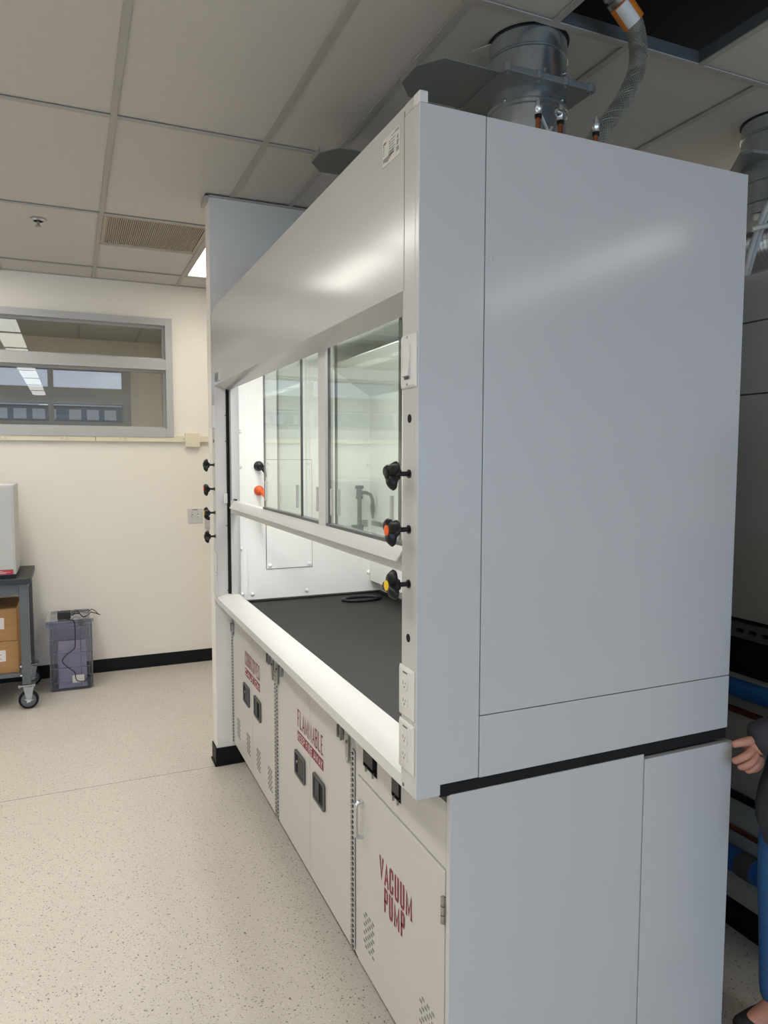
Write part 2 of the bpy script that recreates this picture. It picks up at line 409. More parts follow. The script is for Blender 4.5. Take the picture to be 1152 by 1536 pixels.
# ------------------------------------------------------------------ ceiling fittings
ORD = ['first', 'second', 'third', 'fourth', 'fifth', 'sixth', 'seventh', 'eighth', 'ninth']
tro_lab = {}
for x0, x1, y0, y1, r in troffer_spots:
    cx, cy = (x0 + x1) / 2, (y0 + y1) / 2
    if abs(x0 - 1.012) < .01: lab = 'lit ceiling light panel behind the partition wall'
    elif abs(x0 - .1176) < .01: lab = 'lit ceiling light panel half hidden by the partition wall'
    elif x0 < 0: lab = 'lit ceiling light strip, %s from the back wall in the run %s' % (ORD[10 - r], 'left of the aisle' if x0 < -3 else 'over the aisle')
    else: lab = 'lit ceiling light panel %s over the service side' % {4: 'farthest behind the camera', 5: 'second behind the camera', 7: 'added to brighten the ceiling, nearest the camera beyond the hood', 8: 'second beyond the hood', 9: 'third beyond the hood', 10: 'added to brighten the ceiling, fourth beyond the hood'}[r]
    t = thing('ceiling_light', lab, 'light', (cx, cy, CEIL), 'recessed ceiling lights')
    MB().holes('z', CEIL - .001, CEIL + .05, x0 + .012, x1 - .012, y0 + .012, y1 - .012, [(x0 + .03, x1 - .03, y0 + .03, y1 - .03)]).build('frame', 'tee', t)
    MB().box(x0 + .03, x1 - .03, y0 + .03, y1 - .03, CEIL + .006, CEIL + .01).build('diffuser', 'troffer_light', t)
    la = bpy.data.lights.new('lamp', 'AREA'); la.shape = 'RECTANGLE'; la.size = x1 - x0 - .07; la.size_y = y1 - y0 - .07
    la.energy = TROFFER_W * (x1 - x0) / .31 * (1.25 if abs(x0 - .1176) < .01 else 1); la.color = WARM; la.spread = math.radians(125)
    lo = bpy.data.objects.new('lamp', la); COL.objects.link(lo); lo.parent = t; lo.location = (0, 0, .004)
# air grille
ag = thing('air_grille', 'tan perforated square air grille in the ceiling by the partition', 'vent', (-.184, 3.236, CEIL))
gx0, gx1, gy0, gy1 = G[0] + .014, G[1] - .014, 2.951, 3.521
MB().box(gx0, gx1, gy0, gy1, CEIL + .012, CEIL + .016).build('backing', 'diffuser_tan', ag)
MB().holes('z', CEIL - .002, CEIL + .012, gx0, gx1, gy0, gy1, [(gx0 + .02, gx1 - .02, gy0 + .02, gy1 - .02)]).build('frame', 'diffuser_tan', ag)
lv = MB()
for k in range(48):
    x = gx0 + .022 + k * (gx1 - gx0 - .044) / 48
    lv.box(x, x + .006, gy0 + .02, gy1 - .02, CEIL, CEIL + .01)
lv.build('louvers', 'diffuser_tan', ag)['kind'] = 'stuff'
# sprinkler
sp = thing('sprinkler_head', 'small chrome fire sprinkler head in the ceiling tile', 'sprinkler', (-.807, 3.188, CEIL))
MB().lathe([(.04, 0), (.04, -.004), (.028, -.01), (.024, -.002)], (-.807, 3.188, CEIL), (0, 0, 1), 24).build('escutcheon', 'chrome', sp, True)
MB().lathe([(.024, .0), (.02, .001)], (-.807, 3.188, CEIL - .011), (0, 0, 1), 20).build('recess', 'dark_void', sp)
MB().cyl((-.807, 3.188, CEIL - .01), (-.807, 3.188, CEIL - .034), .008, n=10).lathe([(.017, 0), (.017, .003)], (-.807, 3.188, CEIL - .038), (0, 0, 1), 12).build('head', 'steel', sp)

# ------------------------------------------------------------------ text helper (lettering on a surface that faces -X: reads toward -Y)
GLYPH = {
 'V': [[(0, 1), (.5, 0), (1, 1)]], 'A': [[(0, 0), (.5, 1), (1, 0)], [(.2, .28), (.8, .28)]],
 'C': [[(1, .72), (1, .9), (.8, 1), (.2, 1), (0, .9), (0, .1), (.2, 0), (.8, 0), (1, .1), (1, .28)]],
 'U': [[(0, 1), (0, .12), (.2, 0), (.8, 0), (1, .12), (1, 1)]], 'M': [[(0, 0), (0, 1), (.5, .12), (1, 1), (1, 0)]],
 'P': [[(0, 0), (0, 1), (.8, 1), (1, .9), (1, .58), (.8, .47), (.05, .47)]],
 'O': [[(.5, 1), (.2, 1), (0, .88), (0, .12), (.2, 0), (.8, 0), (1, .12), (1, .88), (.8, 1), (.5, 1)]],
 'R': [[(0, 0), (0, 1), (.8, 1), (1, .9), (1, .6), (.8, .5), (.05, .5)], [(.5, .5), (1, 0)]],
 'S': [[(1, .75), (1, .9), (.8, 1), (.2, 1), (0, .9), (0, .62), (1, .4), (1, .1), (.8, 0), (.2, 0), (0, .1), (0, .25)]],
 'I': [[(.5, 0), (.5, 1)]], 'E': [[(1, 1), (0, 1), (0, 0), (1, 0)], [(.05, .52), (.8, .52)]],
 'T': [[(0, 1), (1, 1)], [(.5, .95), (.5, 0)]], 'N': [[(0, 0), (0, 1), (1, 0), (1, 1)]],
 'F': [[(1, 1), (0, 1), (0, 0)], [(.05, .52), (.8, .52)]], 'L': [[(0, 1), (0, 0), (1, 0)]],
 'B': [[(0, 0), (0, 1), (.75, 1), (.95, .9), (.95, .62), (.75, .53), (.05, .53)], [(.7, .5), (1, .4), (1, .1), (.8, 0), (.05, 0)]],
 'K': [[(0, 0), (0, 1)], [(1, 1), (.08, .45)], [(.3, .58), (1, 0)]], 'W': [[(0, 1), (.25, 0), (.5, .8), (.75, 0), (1, 1)]],
 'Y': [[(0, 1), (.5, .45), (1, 1)], [(.5, .5), (.5, 0)]]}
def text_mesh(txt, y0, y1, z0, z1, x, bold=.018):
    # condensed sans lettering drawn as flat strokes; bold = stroke half-width in metres
    CW = {' ': .5, 'I': .45, 'M': 1.32, 'W': 1.4, 'V': .98, 'A': 1.0, 'L': .88, 'F': .88, 'E': .9}
    n = sum(CW.get(c, 1) for c in txt); total = abs(y1 - y0); adv = total / (n - .24); w = adv * .76
    m = MB(); cur = 0; hw = bold
    for c in txt:
        k = CW.get(c, 1)
        if c != ' ':
            ww = w * .3 if c == 'I' else (k - .24 + (.1 if c in 'VA' else 0)) * adv
            for j, pl in enumerate(GLYPH[c]):
                P = [Vector((cur * adv + hw + q[0] * max(ww - 2 * hw, .0001), hw + q[1] * (z1 - z0 - 2 * hw))) for q in pl]
                for e in (0, -1):
                    nb = P[1] if e == 0 else P[-2]
                    P[e] = P[e] + (P[e] - nb).normalized() * hw * (.98 if j == 0 else .3)
                Lf, Rt = [], []
                for i, q in enumerate(P):
                    d0 = (q - P[i - 1]).normalized() if i else (P[1] - q).normalized(); d1 = (P[i + 1] - q).normalized() if i < len(P) - 1 else d0
                    nn = Vector((-(d0 + d1).y, (d0 + d1).x)); nn = nn.normalized() if nn.length > 1e-5 else Vector((-d0.y, d0.x))
                    cs = max(.45, nn.dot(Vector((-d0.y, d0.x)))); Lf.append(q + nn * hw / cs); Rt.append(q - nn * hw / cs)
                xx = x - j * .00012
                for i in range(len(P) - 1):
                    m.add([(xx, y0 - q.x, min(max(z0 + q.y, z0), z1)) for q in (Lf[i], Lf[i + 1], Rt[i + 1], Rt[i])], [(0, 1, 2, 3)])
        cur += k
    me = bpy.data.meshes.new('lettering'); me.from_pydata(m.v, [], m.f); return me
def cut_mesh(me, y, keep_high):
    bm = bmesh.new(); bm.from_mesh(me)
    bmesh.ops.bisect_plane(bm, geom=bm.verts[:] + bm.edges[:] + bm.faces[:], plane_co=(0, y, 0), plane_no=(0, 1, 0), clear_inner=keep_high, clear_outer=not keep_high)
    m2 = bpy.data.meshes.new('lettering'); bm.to_mesh(m2); bm.free(); return m2
def attach(name, me, m, parent):
    off = wl(parent)
    for v in me.vertices: v.co -= off
    me.materials.clear()
    return link(name, me, m, parent)

# ------------------------------------------------------------------ the fume hood
hood = thing('fume_hood', 'large white walk-up fume hood with glass sash standing in the middle', 'fume hood', (.47, 1.2, ZB))
PW = .078            # post width
XI = .062            # depth of the bevelled opening frame
# side panels
sp1 = MB().prism([(0, ZB), (.0605, ZB), (.0605, .926), (.159, .926), (.159, T), (0, T)], 'y', 0, .018)
sp1.build('side_front_panel', 'enamel', hood, bevel=.0015)
MB().box(.1615, D, .001, .018, 1.0705, T).build('side_panel', 'enamel', hood, bevel=.0015)
MB().box(.1615, D, .001, .018, .924, 1.0685).build('side_lower_panel', 'enamel', hood, bevel=.0015)
MB().box(.0, .02, .0, .03, T, TL + .002).build('corner_cap', 'plate_plastic', hood, bevel=.002)
MB().box(.062, D - .002, .004, .02, ZB - .006, .925).build('shadow_strip', 'dark_void', hood)
for x, z in ((.176, 2.09), (.172, 1.27), (.937, 2.17), (.937, 1.28), (.937, 1.83)):
    MB().lathe([(.006, 0), (.006, .0012), (.004, .002)], (x, .001, z), (0, -1, 0), 14).build('screw_cap', 'enamel', hood, True)
# far side skin, back, roof
MB().box(.0, D, L - .018, L - .001, ZB, T).build('far_side_panel', 'enamel', hood)
MB().box(D - .012, D - .001, .018, L - .018, .93, T).build('back_panel', 'enamel', hood)
MB().box(.004, D - .012, .018, L - .018, T - .012, T - .003).build('roof_panel', 'enamel', hood)
# posts (front face x=0, bevel into the opening)
np_ = MB().prism([(0, .018), (0, PW), (XI, PW + .055), (XI + .05, PW + .055), (XI + .05, .018)], 'z', ZB, T)
hp = np_.build('front_post', 'enamel', hood, bevel=.0015)
fp = MB().prism([(0, L - .018), (0, L - PW), (XI, L - PW - .055), (XI + .05, L - PW - .055), (XI + .05, L - .018)], 'z', ZB, T)
fpo = fp.build('front_post', 'enamel', hood, bevel=.0015)
# apron
MB().prism([(.0005, 2.022), (.0005, TL), (.008, TL), (.018, T - .02), (.018, 2.03), (.0625, 2.005), (.0625, 1.995)], 'y', PW - .004, L - PW + .004).build('front_apron', 'enamel', hood, bevel=.001)
MB().box(.0002, .012, .018, PW - .007, T, TL).build('apron_lip', 'enamel', hood)
MB().box(-.0004, .002, PW - .0062, PW - .0048, 2.02, TL - .012).build('apron_seam', 'grey_print', hood)
# rating label
lb = MB().box(-.0006, .0006, .096, .190, 2.320, 2.381).build('rating_label', 'label_paper', hood)
pr = MB(); random.seed(3)
def dash(ya, yb, z, h): pr.box(-.0009, -.0005, ya, yb, z, z + h)
dash(.12, .1, 2.3765, .0016); dash(.141, .1, 2.3735, .0012)
for k in range(6): dash(.186 - .003 * k, .1845 - .003 * k, 2.3655 + .001 * (k % 3), .006)
for k in range(5): dash(.186, .1795, 2.363 - k * .0045, .0016)
for k in range(4): dash(.152, .146 - .001 * (k % 2), 2.364 - k * .005, .002); dash(.143, .120 + .004 * (k % 3), 2.366 - k * .006, .0013)
for k in range(5): dash(.155, .125 + .004 * (k % 2), 2.3435 - k * .0022, .0012)
for k in range(4): dash(.187, .130 + .006 * k, 2.336 - k * .0023, .0011)
dash(.17, .156, 2.3265, .0016)
for k in range(4): dash(.110 - .001 * k, .104, 2.357 + .0022 * k, .0016)
for k in range(3): dash(.112, .1 + .002 * k, 2.351 - .0036 * k, .002)
for k in range(4): dash(.114, .1, 2.338 - k * .0024, .0012)
pr.build('print', 'grey_print', lb)
# airflow monitor on the apron, far end
am = MB().box(-.004, .001, 2.150, 2.300, 2.034, 2.078).build('airflow_monitor', 'plate_plastic', hood, bevel=.001)
MB().box(-.0046, -.0035, 2.205, 2.297, 2.037, 2.075).build('display', 'screen', am)
for k in range(3): MB().lathe([(.005, 0), (.004, .002)], (-.004, 2.175, 2.045 + k * .013), (-1, 0, 0), 12).build('button', 'instrument', am)

# wing knobs
lob = lambda th: .40 + .60 * abs(math.cos(1.5 * th)) ** 1.6
knob_me = MB().lathe([(.012, -.012), (.016, -.006), (.034, .0), (.037, .005), (.034, .010), (.028, .016), (.024, .018)], (0, 0, 0), (-1, 0, 0), 36, lobe=lob).mesh('knob')
stem_me = MB().lathe([(.0095, 0), (.0095, .003), (.0055, .0032), (.0055, .028), (.0075, .029), (.0075, .034)], (0, 0, 0), (-1, 0, 0), 14).mesh('stem')
cap_me = lambda: MB().lathe([(.0115, 0), (.0115, .002), (.009, .003)], (0, 0, 0), (-1, 0, 0), 18).mesh('index_cap')
def knob(y, z, capm, rot, lab):
    k = put('valve_knob', knob_me, 'black_plastic', hood, (-.036, y, z), True, rot=(rot, 0, 0)); k['label'] = lab
    s_ = put('stem', stem_me, 'black_plastic', k, (0, y, z), True)
    s_.location = (.036, 0, 0)
    c = put('index_cap', cap_me(), capm, k, (0, y, z), True); c.location = (-.0178, 0, 0)
for z, cm, rt, lab in ((1.622, 'black_plastic', .35, 'black wing valve knob with black cap'), (1.500, 'orange', .55, 'black wing valve knob with orange cap'), (1.379, 'yellow', -.25, 'black wing valve knob with yellow cap')):
    knob(.041, z, cm, rt, lab)
for z, cm, rt in ((1.62, 'black_plastic', .2), (1.496, 'orange', .6), (1.373, 'yellow', .8), (1.25, 'black_plastic', 0)):
    knob(L - .045, z, cm, rt, 'black wing valve knob on the far post')
for y, z in ((.041, 1.742), (.043, 1.257), (L - .045, 1.742)):
    MB().lathe([(.0095, -.0008), (.0095, .004)], (0, y, z), (1, 0, 0), 18).build('plug_hole', 'dark_void', hood)
MB().lathe([(.004, -.001), (.004, .002)], (0, .066, .911), (1, 0, 0), 10).build('screw', 'grey_frame', hood)
# switch plate
def plate(yc, zc, hw, hh, par=hood):
    y0, y1, z0, z1 = yc - hw, yc + hw, zc - hh, zc + hh
    m = MB(); e = .006
    m.add([(0, y0, z0), (0, y1, z0), (0, y1, z1), (0, y0, z1), (-.0025, y0, z0), (-.0025, y1, z0), (-.0025, y1, z1), (-.0025, y0, z1),
           (-.0065, y0 + e, z0 + e), (-.0065, y1 - e, z0 + e), (-.0065, y1 - e, z1 - e), (-.0065, y0 + e, z1 - e)],
          [(0, 1, 2, 3)] + [(i, (i + 1) % 4, 4 + (i + 1) % 4, 4 + i) for i in range(4)] + [(4 + i, 4 + (i + 1) % 4, 8 + (i + 1) % 4, 8 + i) for i in range(4)] + [(8, 9, 10, 11)])
    return m
swp = plate(.0415, 1.865, .0375, .0575).build('switch_plate', 'plate_plastic', hood, bevel=.0018)
MB().holes('x', -.0075, -.006, .0235, .0595, 1.828, 1.902, [(.026, .057, 1.8305, 1.8995)]).build('rocker_bezel', 'plate_plastic', swp)
MB().prism([(-.006, 1.8315), (-.014, 1.8325), (-.0085, 1.868), (-.009, 1.899), (-.006, 1.899)], 'y', .0265, .0565).build('rocker', 'plate_plastic', swp, bevel=.0008)
MB().box(-.0085, -.006, .030, .052, 1.826, 1.8305).build('rocker_mark', 'grey_print', swp)
for z in (1.915, 1.815): MB().lathe([(.003, 0), (.0025, .001)], (-.0065, .0415, z), (-1, 0, 0), 10).build('screw', 'steel', swp)
def outlet(yc, zc, par, fine=True):
    o = plate(yc, zc, .0375, .0575).build('outlet_plate', 'plate_plastic', par, bevel=.0018)
    for dz in (.0195, -.0195):
        poly = []
        for k in range(24):
            th = 2 * PI * k / 24; poly.append((yc + max(-.0145, min(.0145, .0175 * math.cos(th))), zc + dz + max(-.0135, min(.0135, .0175 * math.sin(th)))))
        MB().prism(poly, 'x', -.0085, -.006).build('receptacle', 'plate_plastic', o, bevel=.0006)
        if fine:
            m = MB()
            m.box(-.0088, -.0084, yc + .005, yc + .0068, zc + dz - .001, zc + dz + .007).box(-.0088, -.0084, yc - .0068, yc - .005, zc + dz, zc + dz + .006)
            m.lathe([(.0024, 0), (.0024, .0004)], (-.0084, yc, zc + dz - .006), (-1, 0, 0), 10)
            m.build('slots', 'grey_print', o)
    if fine:
        m = MB()
        for k, (a, b) in enumerate(((.011, .006), (.005, .002), (.001, -.003), (-.004, -.006), (-.007, -.011))): m.box(-.0069, -.0064, yc + b, yc + a, zc + .044, zc + .0475)
        m.build('circuit_mark', 'grey_print', o)
    return o
outlet(.0455, 1.1325, hood); outlet(.0455, 1.0085, hood)
outlet(L - .042, 1.117, hood, False); outlet(L - .042, .999, hood, False)
for z in (1.88, ): plate(L - .042, 1.865, .0375, .0575).build('blank_plate', 'plate_plastic', hood, bevel=.0018)
# airfoil sill
AY0, AY1 = PW - .004, L - PW + .004
MB().prism([(-.001, ZB), (-.001, .932), (.044, .958), (.1, .956), (.1, .944), (.05, .944), (.012, .925), (.012, ZB)], 'y', AY0, AY1).build('airfoil_sill', 'white_coat', hood, bevel=.0015)
# interior: liners, baffle, roof with lamp
IY0, IY1 = .118, 2.30
lf = MB().box(.1, .9, IY1, IY1 + .012, .915, 2.3).build('far_liner', 'liner', hood)
MB().box(.1, .9, IY0 - .012, IY0, .915, 2.3).build('near_liner', 'liner', hood)
MB().box(.088, .150, IY1 - .006, IY1 + .004, .918, 2.05).build('liner_strip', 'liner', hood, bevel=.001)
bf = MB().holes('x', .84, .846, IY0, IY1, .975, 1.992, [(.35, 2.08, 1.285, 1.312), (2.10, 2.285, 1.285, 1.312)])
bfo = bf.build('baffle', 'liner', hood)
MB().prism([(.846, 1.992), (.84, 1.992), (.60, 2.145), (.602, 2.15)], 'y', IY0, IY1).build('upper_baffle', 'liner', hood)
MB().box(.9, .906, IY0, IY1, .915, 2.3).build('rear_liner', 'liner', hood)
MB().box(.07, .9, IY0, IY1, 2.28, 2.29).build('inner_roof', 'liner', hood)
hl = MB().holes('z', 2.255, 2.28, .2, .42, .55, 1.85, [(.22, .40, .57, 1.83)]).build('hood_lamp', 'enamel', hood)
MB().box(.22, .40, .57, 1.83, 2.262, 2.266).build('lamp_lens', 'hood_light', hl)
bolt_me = MB().lathe([(.0105, 0), (.0105, .003), (.007, .008), (.003, .010)], (0, 0, 0), (0, -1, 0), 14).mesh('bolt')
for x, z in ((.118, 1.79), (.118, 1.61), (.118, 1.19), (.118, .95), (.175, .945), (.47, .945), (.83, 1.24), (.83, 1.62), (.83, 1.02)):
    put('liner_bolt', bolt_me, 'liner', hood, (x, IY1 - (.006 if x < .15 else 0), z), True)
ac = MB().box(.252, .500, IY1 - .005, IY1 - .0015, 1.074, 1.646).build('access_cover', 'liner', hood)
MB().holes('y', IY1 - .003, IY1 - .0005, .2495, .5025, 1.0715, 1.6485, [(.254, .498, 1.076, 1.644)]).build('gasket', 'grey_print', ac)
for x in (.268, .484):
    for z in (1.09, 1.63): put('bolt', bolt_me, 'liner', ac, (x, IY1 - .005, z), True)
# hose nozzles on the far liner
for z, m in ((1.614, 'black_plastic'), (1.487, 'orange'), (1.36, 'yellow')):
    hn = MB().lathe([(.026, 0), (.026, .006), (.021, .012), (.018, .026), (.012, .03)], (.215, IY1, z), (0, -1, 0), 24).build('gas_turret', m, hood, True)
    MB().tube([(.215, IY1 - .02, z), (.222, IY1 - .045, z - .008), (.232, IY1 - .06, z - .03), (.238, IY1 - .066, z - .055)], [.011, .010, .0075, .004], 12).build('hose_barb', m, hn, True)
# gooseneck faucet
fc = MB().tube([(.755, 2.245, 1.262), (.755, 2.245, 1.49)], .0125, 14).lathe([(.02, 0), (.02, .01), (.017, .02), (.017, .045), (.012, .06)], (.755, 2.245, 1.435), (0, 0, 1), 16).lathe([(.022, 0), (.024, .006), (.024, .014), (.02, .018)], (.755, 2.245, 1.49), (0, 0, 1), 16)
fco = fc.build('gooseneck_faucet', 'faucet_green', hood, True)
MB().tube([(.765, 2.24, 1.468), (.785, 2.22, 1.47), (.803, 2.2, 1.458), (.81, 2.19, 1.43), (.811, 2.19, 1.40)], [.010, .0095, .0095, .010, .011], 12).lathe([(.011, 0), (.014, .012), (.012, .03), (.006, .07), (.004, .075)], (.811, 2.19, 1.405), (0, 0, -1), 12).build('spout', 'faucet_green', fco, True)
MB().box(.73, .785, 2.262, IY1, 1.255, 1.29).build('mount_block', 'faucet_green', fco)
MB().lathe([(.024, 0), (.02, .008), (.014, .014)], (.755, 2.245, 1.258), (0, 0, 1), 16).build('flange', 'faucet_green', fco, True)
MB().box(.765, .825, IY1 - .004, IY1 + .001, 1.275, 1.315).build('wall_plate', 'steel', fco)

# sash
SX = .075
SY0, SY1, SZ0, SZ1 = .150, 2.262, 1.378, 2.05
sash = MB().prism([(.040, 1.405), (.0405, 1.409), (.064, 1.440), (.092, 1.440), (.092, 1.378), (.060, 1.378), (.060, 1.405), (.056, 1.422), (.044, 1.404)], 'y', .2, 2.2)
sash.box(.060, .092, SY0, .2, SZ0, 1.44).box(.060, .092, 2.2, SY1, SZ0, 1.44)
sa = sash.build('sash_frame', 'white_coat', hood, bevel=.0008)
for ya in (SY0, SY1 - .02): MB().box(.062, .090, ya, ya + .02, 1.44, SZ1).build('sash_stile', 'enamel', sa)
MB().box(.062, .090, .790, .858, 1.44, SZ1).build('sash_mullion', 'white_coat', sa, bevel=.001)
MB().box(.064, .088, SY0 + .02, .79, 1.44, 1.449).box(.064, .088, .858, 1.61, 1.44, 1.449).build('pane_track', 'grey_frame', sa)
MB().box(.064, .088, SY0 + .02, SY1 - .02, 2.012, 2.05).build('top_track', 'grey_frame', sa)
for xa, ya, yb in ((.0685, 1.07, 1.60), (.0795, .872, 1.425), (.0685, .165, .775), (.0795, .268, .742)):
    pn = MB().box(xa, xa + .006, ya, yb, 1.448, SZ1).build('pane', 'sash_glass', sa)
    MB().box(xa - .0008, xa + .0068, ya - .0025, ya + .0025, 1.446, SZ1).box(xa - .0008, xa + .0068, yb - .0025, yb + .0025, 1.446, SZ1).build('pane_edge', 'grey_print', pn)
    for yy in (ya + .038, yb - .038):
        MB().box(xa - .007, xa + .001, yy - .006, yy + .006, 1.478, 1.56).build('finger_pull', 'tube_plastic', pn, bevel=.001)
# tracks in the far post
for par, ys in ((fpo, L - PW - .055), ):
    MB().box(.048, .062, ys - .003, ys + .02, .96, 2.0).build('sash_track', 'dark_void', par)
    MB().box(.062, .098, ys - .012, ys + .02, .955, 2.02).build('track_cover', 'enamel', par)
    for z in (1.87, 1.74, 1.31, .975): MB().lathe([(.004, 0), (.003, .002)], (.046, ys + .012, z), (-.7, -.7, 0), 10).build('screw', 'grey_frame', par)
    MB().box(.030, .052, ys - .002, ys + .03, 1.425, 1.475).build('sash_stop', 'enamel', par, bevel=.002)
MB().box(.07, .08, 2.2, 2.24, 1.442, 1.45).build('sash_latch', 'black_plastic', sa)

# ------------------------------------------------------------------ worktop
wt = thing('worktop', 'matte black epoxy worktop inside the fume hood', 'worktop', (.47, 1.2, .88))
MB().box(.1135, .925, .02, L - .02, .872, .908).build('slab', 'epoxy', wt, bevel=.002)
MB().box(.1, .908, IY1 - .03, IY1 - .001, .908, .9165).box(.878, .898, IY0 + .001, IY1 - .03, .908, .9165).box(.105, .878, IY0 + .001, IY0 + .03, .908, .9165).build('raised_rim', 'epoxy', wt, bevel=.003)
ring = []
for k in range(40):
    th = 2 * PI * k / 40
    ring.append((.715 + .105 * math.cos(th), 2.105 + .05 * math.sin(th), .914))
cs = MB().tube(ring, .009, 10, True).build('cup_sink', 'black_plastic', wt, True)
MB().prism([(.715 + .1 * math.cos(2 * PI * k / 40), 2.105 + .046 * math.sin(2 * PI * k / 40)) for k in range(40)], 'z', .9082, .9095).build('basin', 'dark_void', cs)

# ------------------------------------------------------------------ base cabinets
FX = .090          # door face plane
def vents(parent, yc, zc, w=.075, h=.105):
    m = MB(); rows, cols = 9, 3
    for r in range(rows):
        for c in range(cols):
            y = yc + w / 2 - (c + .5) * w / cols + (.006 if r % 2 else -.006); z = zc + h / 2 - (r + .5) * h / rows
            for k in range(3): m.box(FX - .0005, FX + .001, y - .0075 + k * .0055, y - .0053 + k * .0055, z - .0042, z + .0042)
    m.build('vent_slots', 'grey_print', parent)['kind'] = 'stuff'
def latch(parent, yc, zc, flip):
    w, h = .064, .049
    def rr(y, z, a, b, r):
        out = []
        for cy_, cz_, s0 in ((a - r, b - r, 0), (-(a - r), b - r, 1), (-(a - r), -(b - r), 2), (a - r, -(b - r), 3)):
            for k in range(5):
                th = (s0 + k / 4) * PI / 2; out.append((y + cy_ + r * math.cos(th), z + cz_ + r * math.sin(th)))
        return out
    o_, i_ = rr(yc, zc, w, h, .012), rr(yc, zc, w - .012, h - .010, .008); n = len(o_)
    m = MB()
    vs_ = [(FX, *q) for q in o_] + [(FX - .007, *q) for q in o_] + [(FX - .007, *q) for q in i_] + [(FX - .0002, *q) for q in i_]
    fs = []
    for j in range(3): fs += [(j * n + i, j * n + (i + 1) % n, (j + 1) * n + (i + 1) % n, (j + 1) * n + i) for i in range(n)]
    m.add(vs_, fs)
    la = m.build('latch', 'latch_frame', parent)
    MB().prism(i_, 'x', FX - .0012, FX - .0002).build('recess', 'dark_void', la)
    if flip: ya, yb = yc - .042, yc + .022
    else: ya, yb = yc - .004, yc + .044
    MB().prism([(FX - .0055, ya), (FX - .0055, yb), (FX - .001, yb), (FX - .001, ya)], 'z', zc - .034, zc + .034).build('paddle', 'bench_black', la, bevel=.002)
    MB().lathe([(.006, 0), (.005, .002)], (FX - .001, yc + (.048 if flip else -.046), zc), (-1, 0, 0), 12).build('lock_screw', 'steel', la)
def piano(parent, yc, z0, z1):
    m = MB().box(FX - .003, FX + .001, yc - .011, yc + .011, z0, z1); h = m.build('piano_hinge', 'instrument', parent)
    n = int((z1 - z0) / .0165); k_ = MB(); g_ = MB()
    for k in range(n):
        z = z0 + k * (z1 - z0) / n; d = (z1 - z0) / n
        k_.cyl((FX - .004, yc + .003, z), (FX - .004, yc + .003, z + d * .55), .005, n=8)
        g_.box(FX - .0045, FX - .0028, yc - .0085, yc + .0005, z + d * .3, z + d * .75)
    k_.build('knuckles', 'steel', h)['kind'] = 'stuff'; g_.build('slots', 'dark_void', h)['kind'] = 'stuff'
def clip(parent, yc, z):
    m = MB().box(FX - .014, FX, yc - .017, yc - .013, z - .022, z + .02).box(FX - .014, FX, yc + .013, yc + .017, z - .022, z + .02).box(FX - .003, FX, yc - .017, yc + .017, z - .006, z + .02)
    m.lathe([(.005, 0), (.005, .005)], (FX - .008, yc - .0135, z - .018), (0, 1, 0), 10).lathe([(.005, 0), (.005, .005)], (FX - .008, yc + .0085, z - .018), (0, 1, 0), 10)
    m.build('closer_clip', 'steel', parent)
def strap(parent, yc, z0, z1):
    m = MB(); out = []
    for k in range(9): th = PI + PI * k / 8; out.append((yc + .013 * math.cos(th), z0 + .013 + .013 * math.sin(th)))
    out += [(yc + .013, z1), (yc - .013, z1)]
    m.prism(out, 'x', FX - .009, FX - .006); b = m.build('hinge_strap', 'steel', parent)
    MB().lathe([(.005, 0), (.005, .0006)], (FX - .009, yc, z0 + .014), (-1, 0, 0), 10).build('bolt_hole', 'label_paper', b)
    MB().lathe([(.006, 0), (.004, .004)], (FX - .009, yc, z1 - .02), (-1, 0, 0), 10).build('screw', 'grey_frame', b)
def safety_cabinet(name, label, y0, y1, top_text, bar_text, vent_list, nf):
    t = thing(name, label, 'cabinet', (.47, (y0 + y1) / 2, 0), 'base cabinets under the fume hood')
    yc = (y0 + y1) / 2
    MB().box(.112, .90, y0 + .002, y1 - .002, .115, .868).build('body', 'enamel_door', t)
    MB().box(.15, .88, y0 + .01, y1 - .01, 0, .115).build('toe_kick', 'black_rubber', t)
    MB().holes('x', FX + .004, .112, y0 + .002, y1 - .002, .12, .868, [(y0 + .03, y1 - .03, .15, .84)]).build('face_frame', 'enamel_door', t)
    g = .0018
    dl = MB().box(FX, FX + .02, yc + g, y1 - .022, .122, .835).build('door', 'enamel_door', t, bevel=.0012)
    dr = MB().box(FX, FX + .02, y0 + .022, yc - g, .122, .835).build('door', 'enamel_door', t, bevel=.0012)
    MB().box(FX + .003, FX + .02, y0 + .003, y1 - .003, .836, .868).build('header', 'enamel_door', t)
    ta, tb = yc + .15, yc - .15
    tm = text_mesh(top_text, ta, tb, .632, .702, FX - .0007, .0034)
    attach('lettering', cut_mesh(tm, yc + .003, True), 'red_print', dl); attach('lettering', cut_mesh(tm, yc - .003, False), 'red_print', dr)
    bars_ = []
    for d, a, b in ((dl, ta + .003, yc + .004), (dr, yc - .004, tb - .003)):
        MB().box(FX - .0007, FX, min(a, b), max(a, b), .5785, .6175).build('print_bar', 'red_print', d)
    tm = text_mesh(bar_text, ta - .004, tb + .004, .584, .612, FX - .0012, .0019 if len(bar_text) > 8 else .0024)
    attach('lettering', cut_mesh(tm, yc + .005, True), 'white_print', dl); attach('lettering', cut_mesh(tm, yc - .005, False), 'white_print', dr)
    latch(dl, yc + .116, .487, True); latch(dr, yc - .112, .490, False)
    for d, vy in vent_list: vents(dl if d else dr, vy, .243)
    piano(dl, y1 - .012, .13, .76); piano(dr, y0 + .013, .13, .765)
    strap(dl, y1 - .028, .715, .80)
    clip(dr, y0 + .11, .79)
    if nf: clip(dl, y1 - .085, .79)
    else: clip(dl, y1 - .03, .76)
    strap(dr, y0 + .048, .712, .80)
    return t
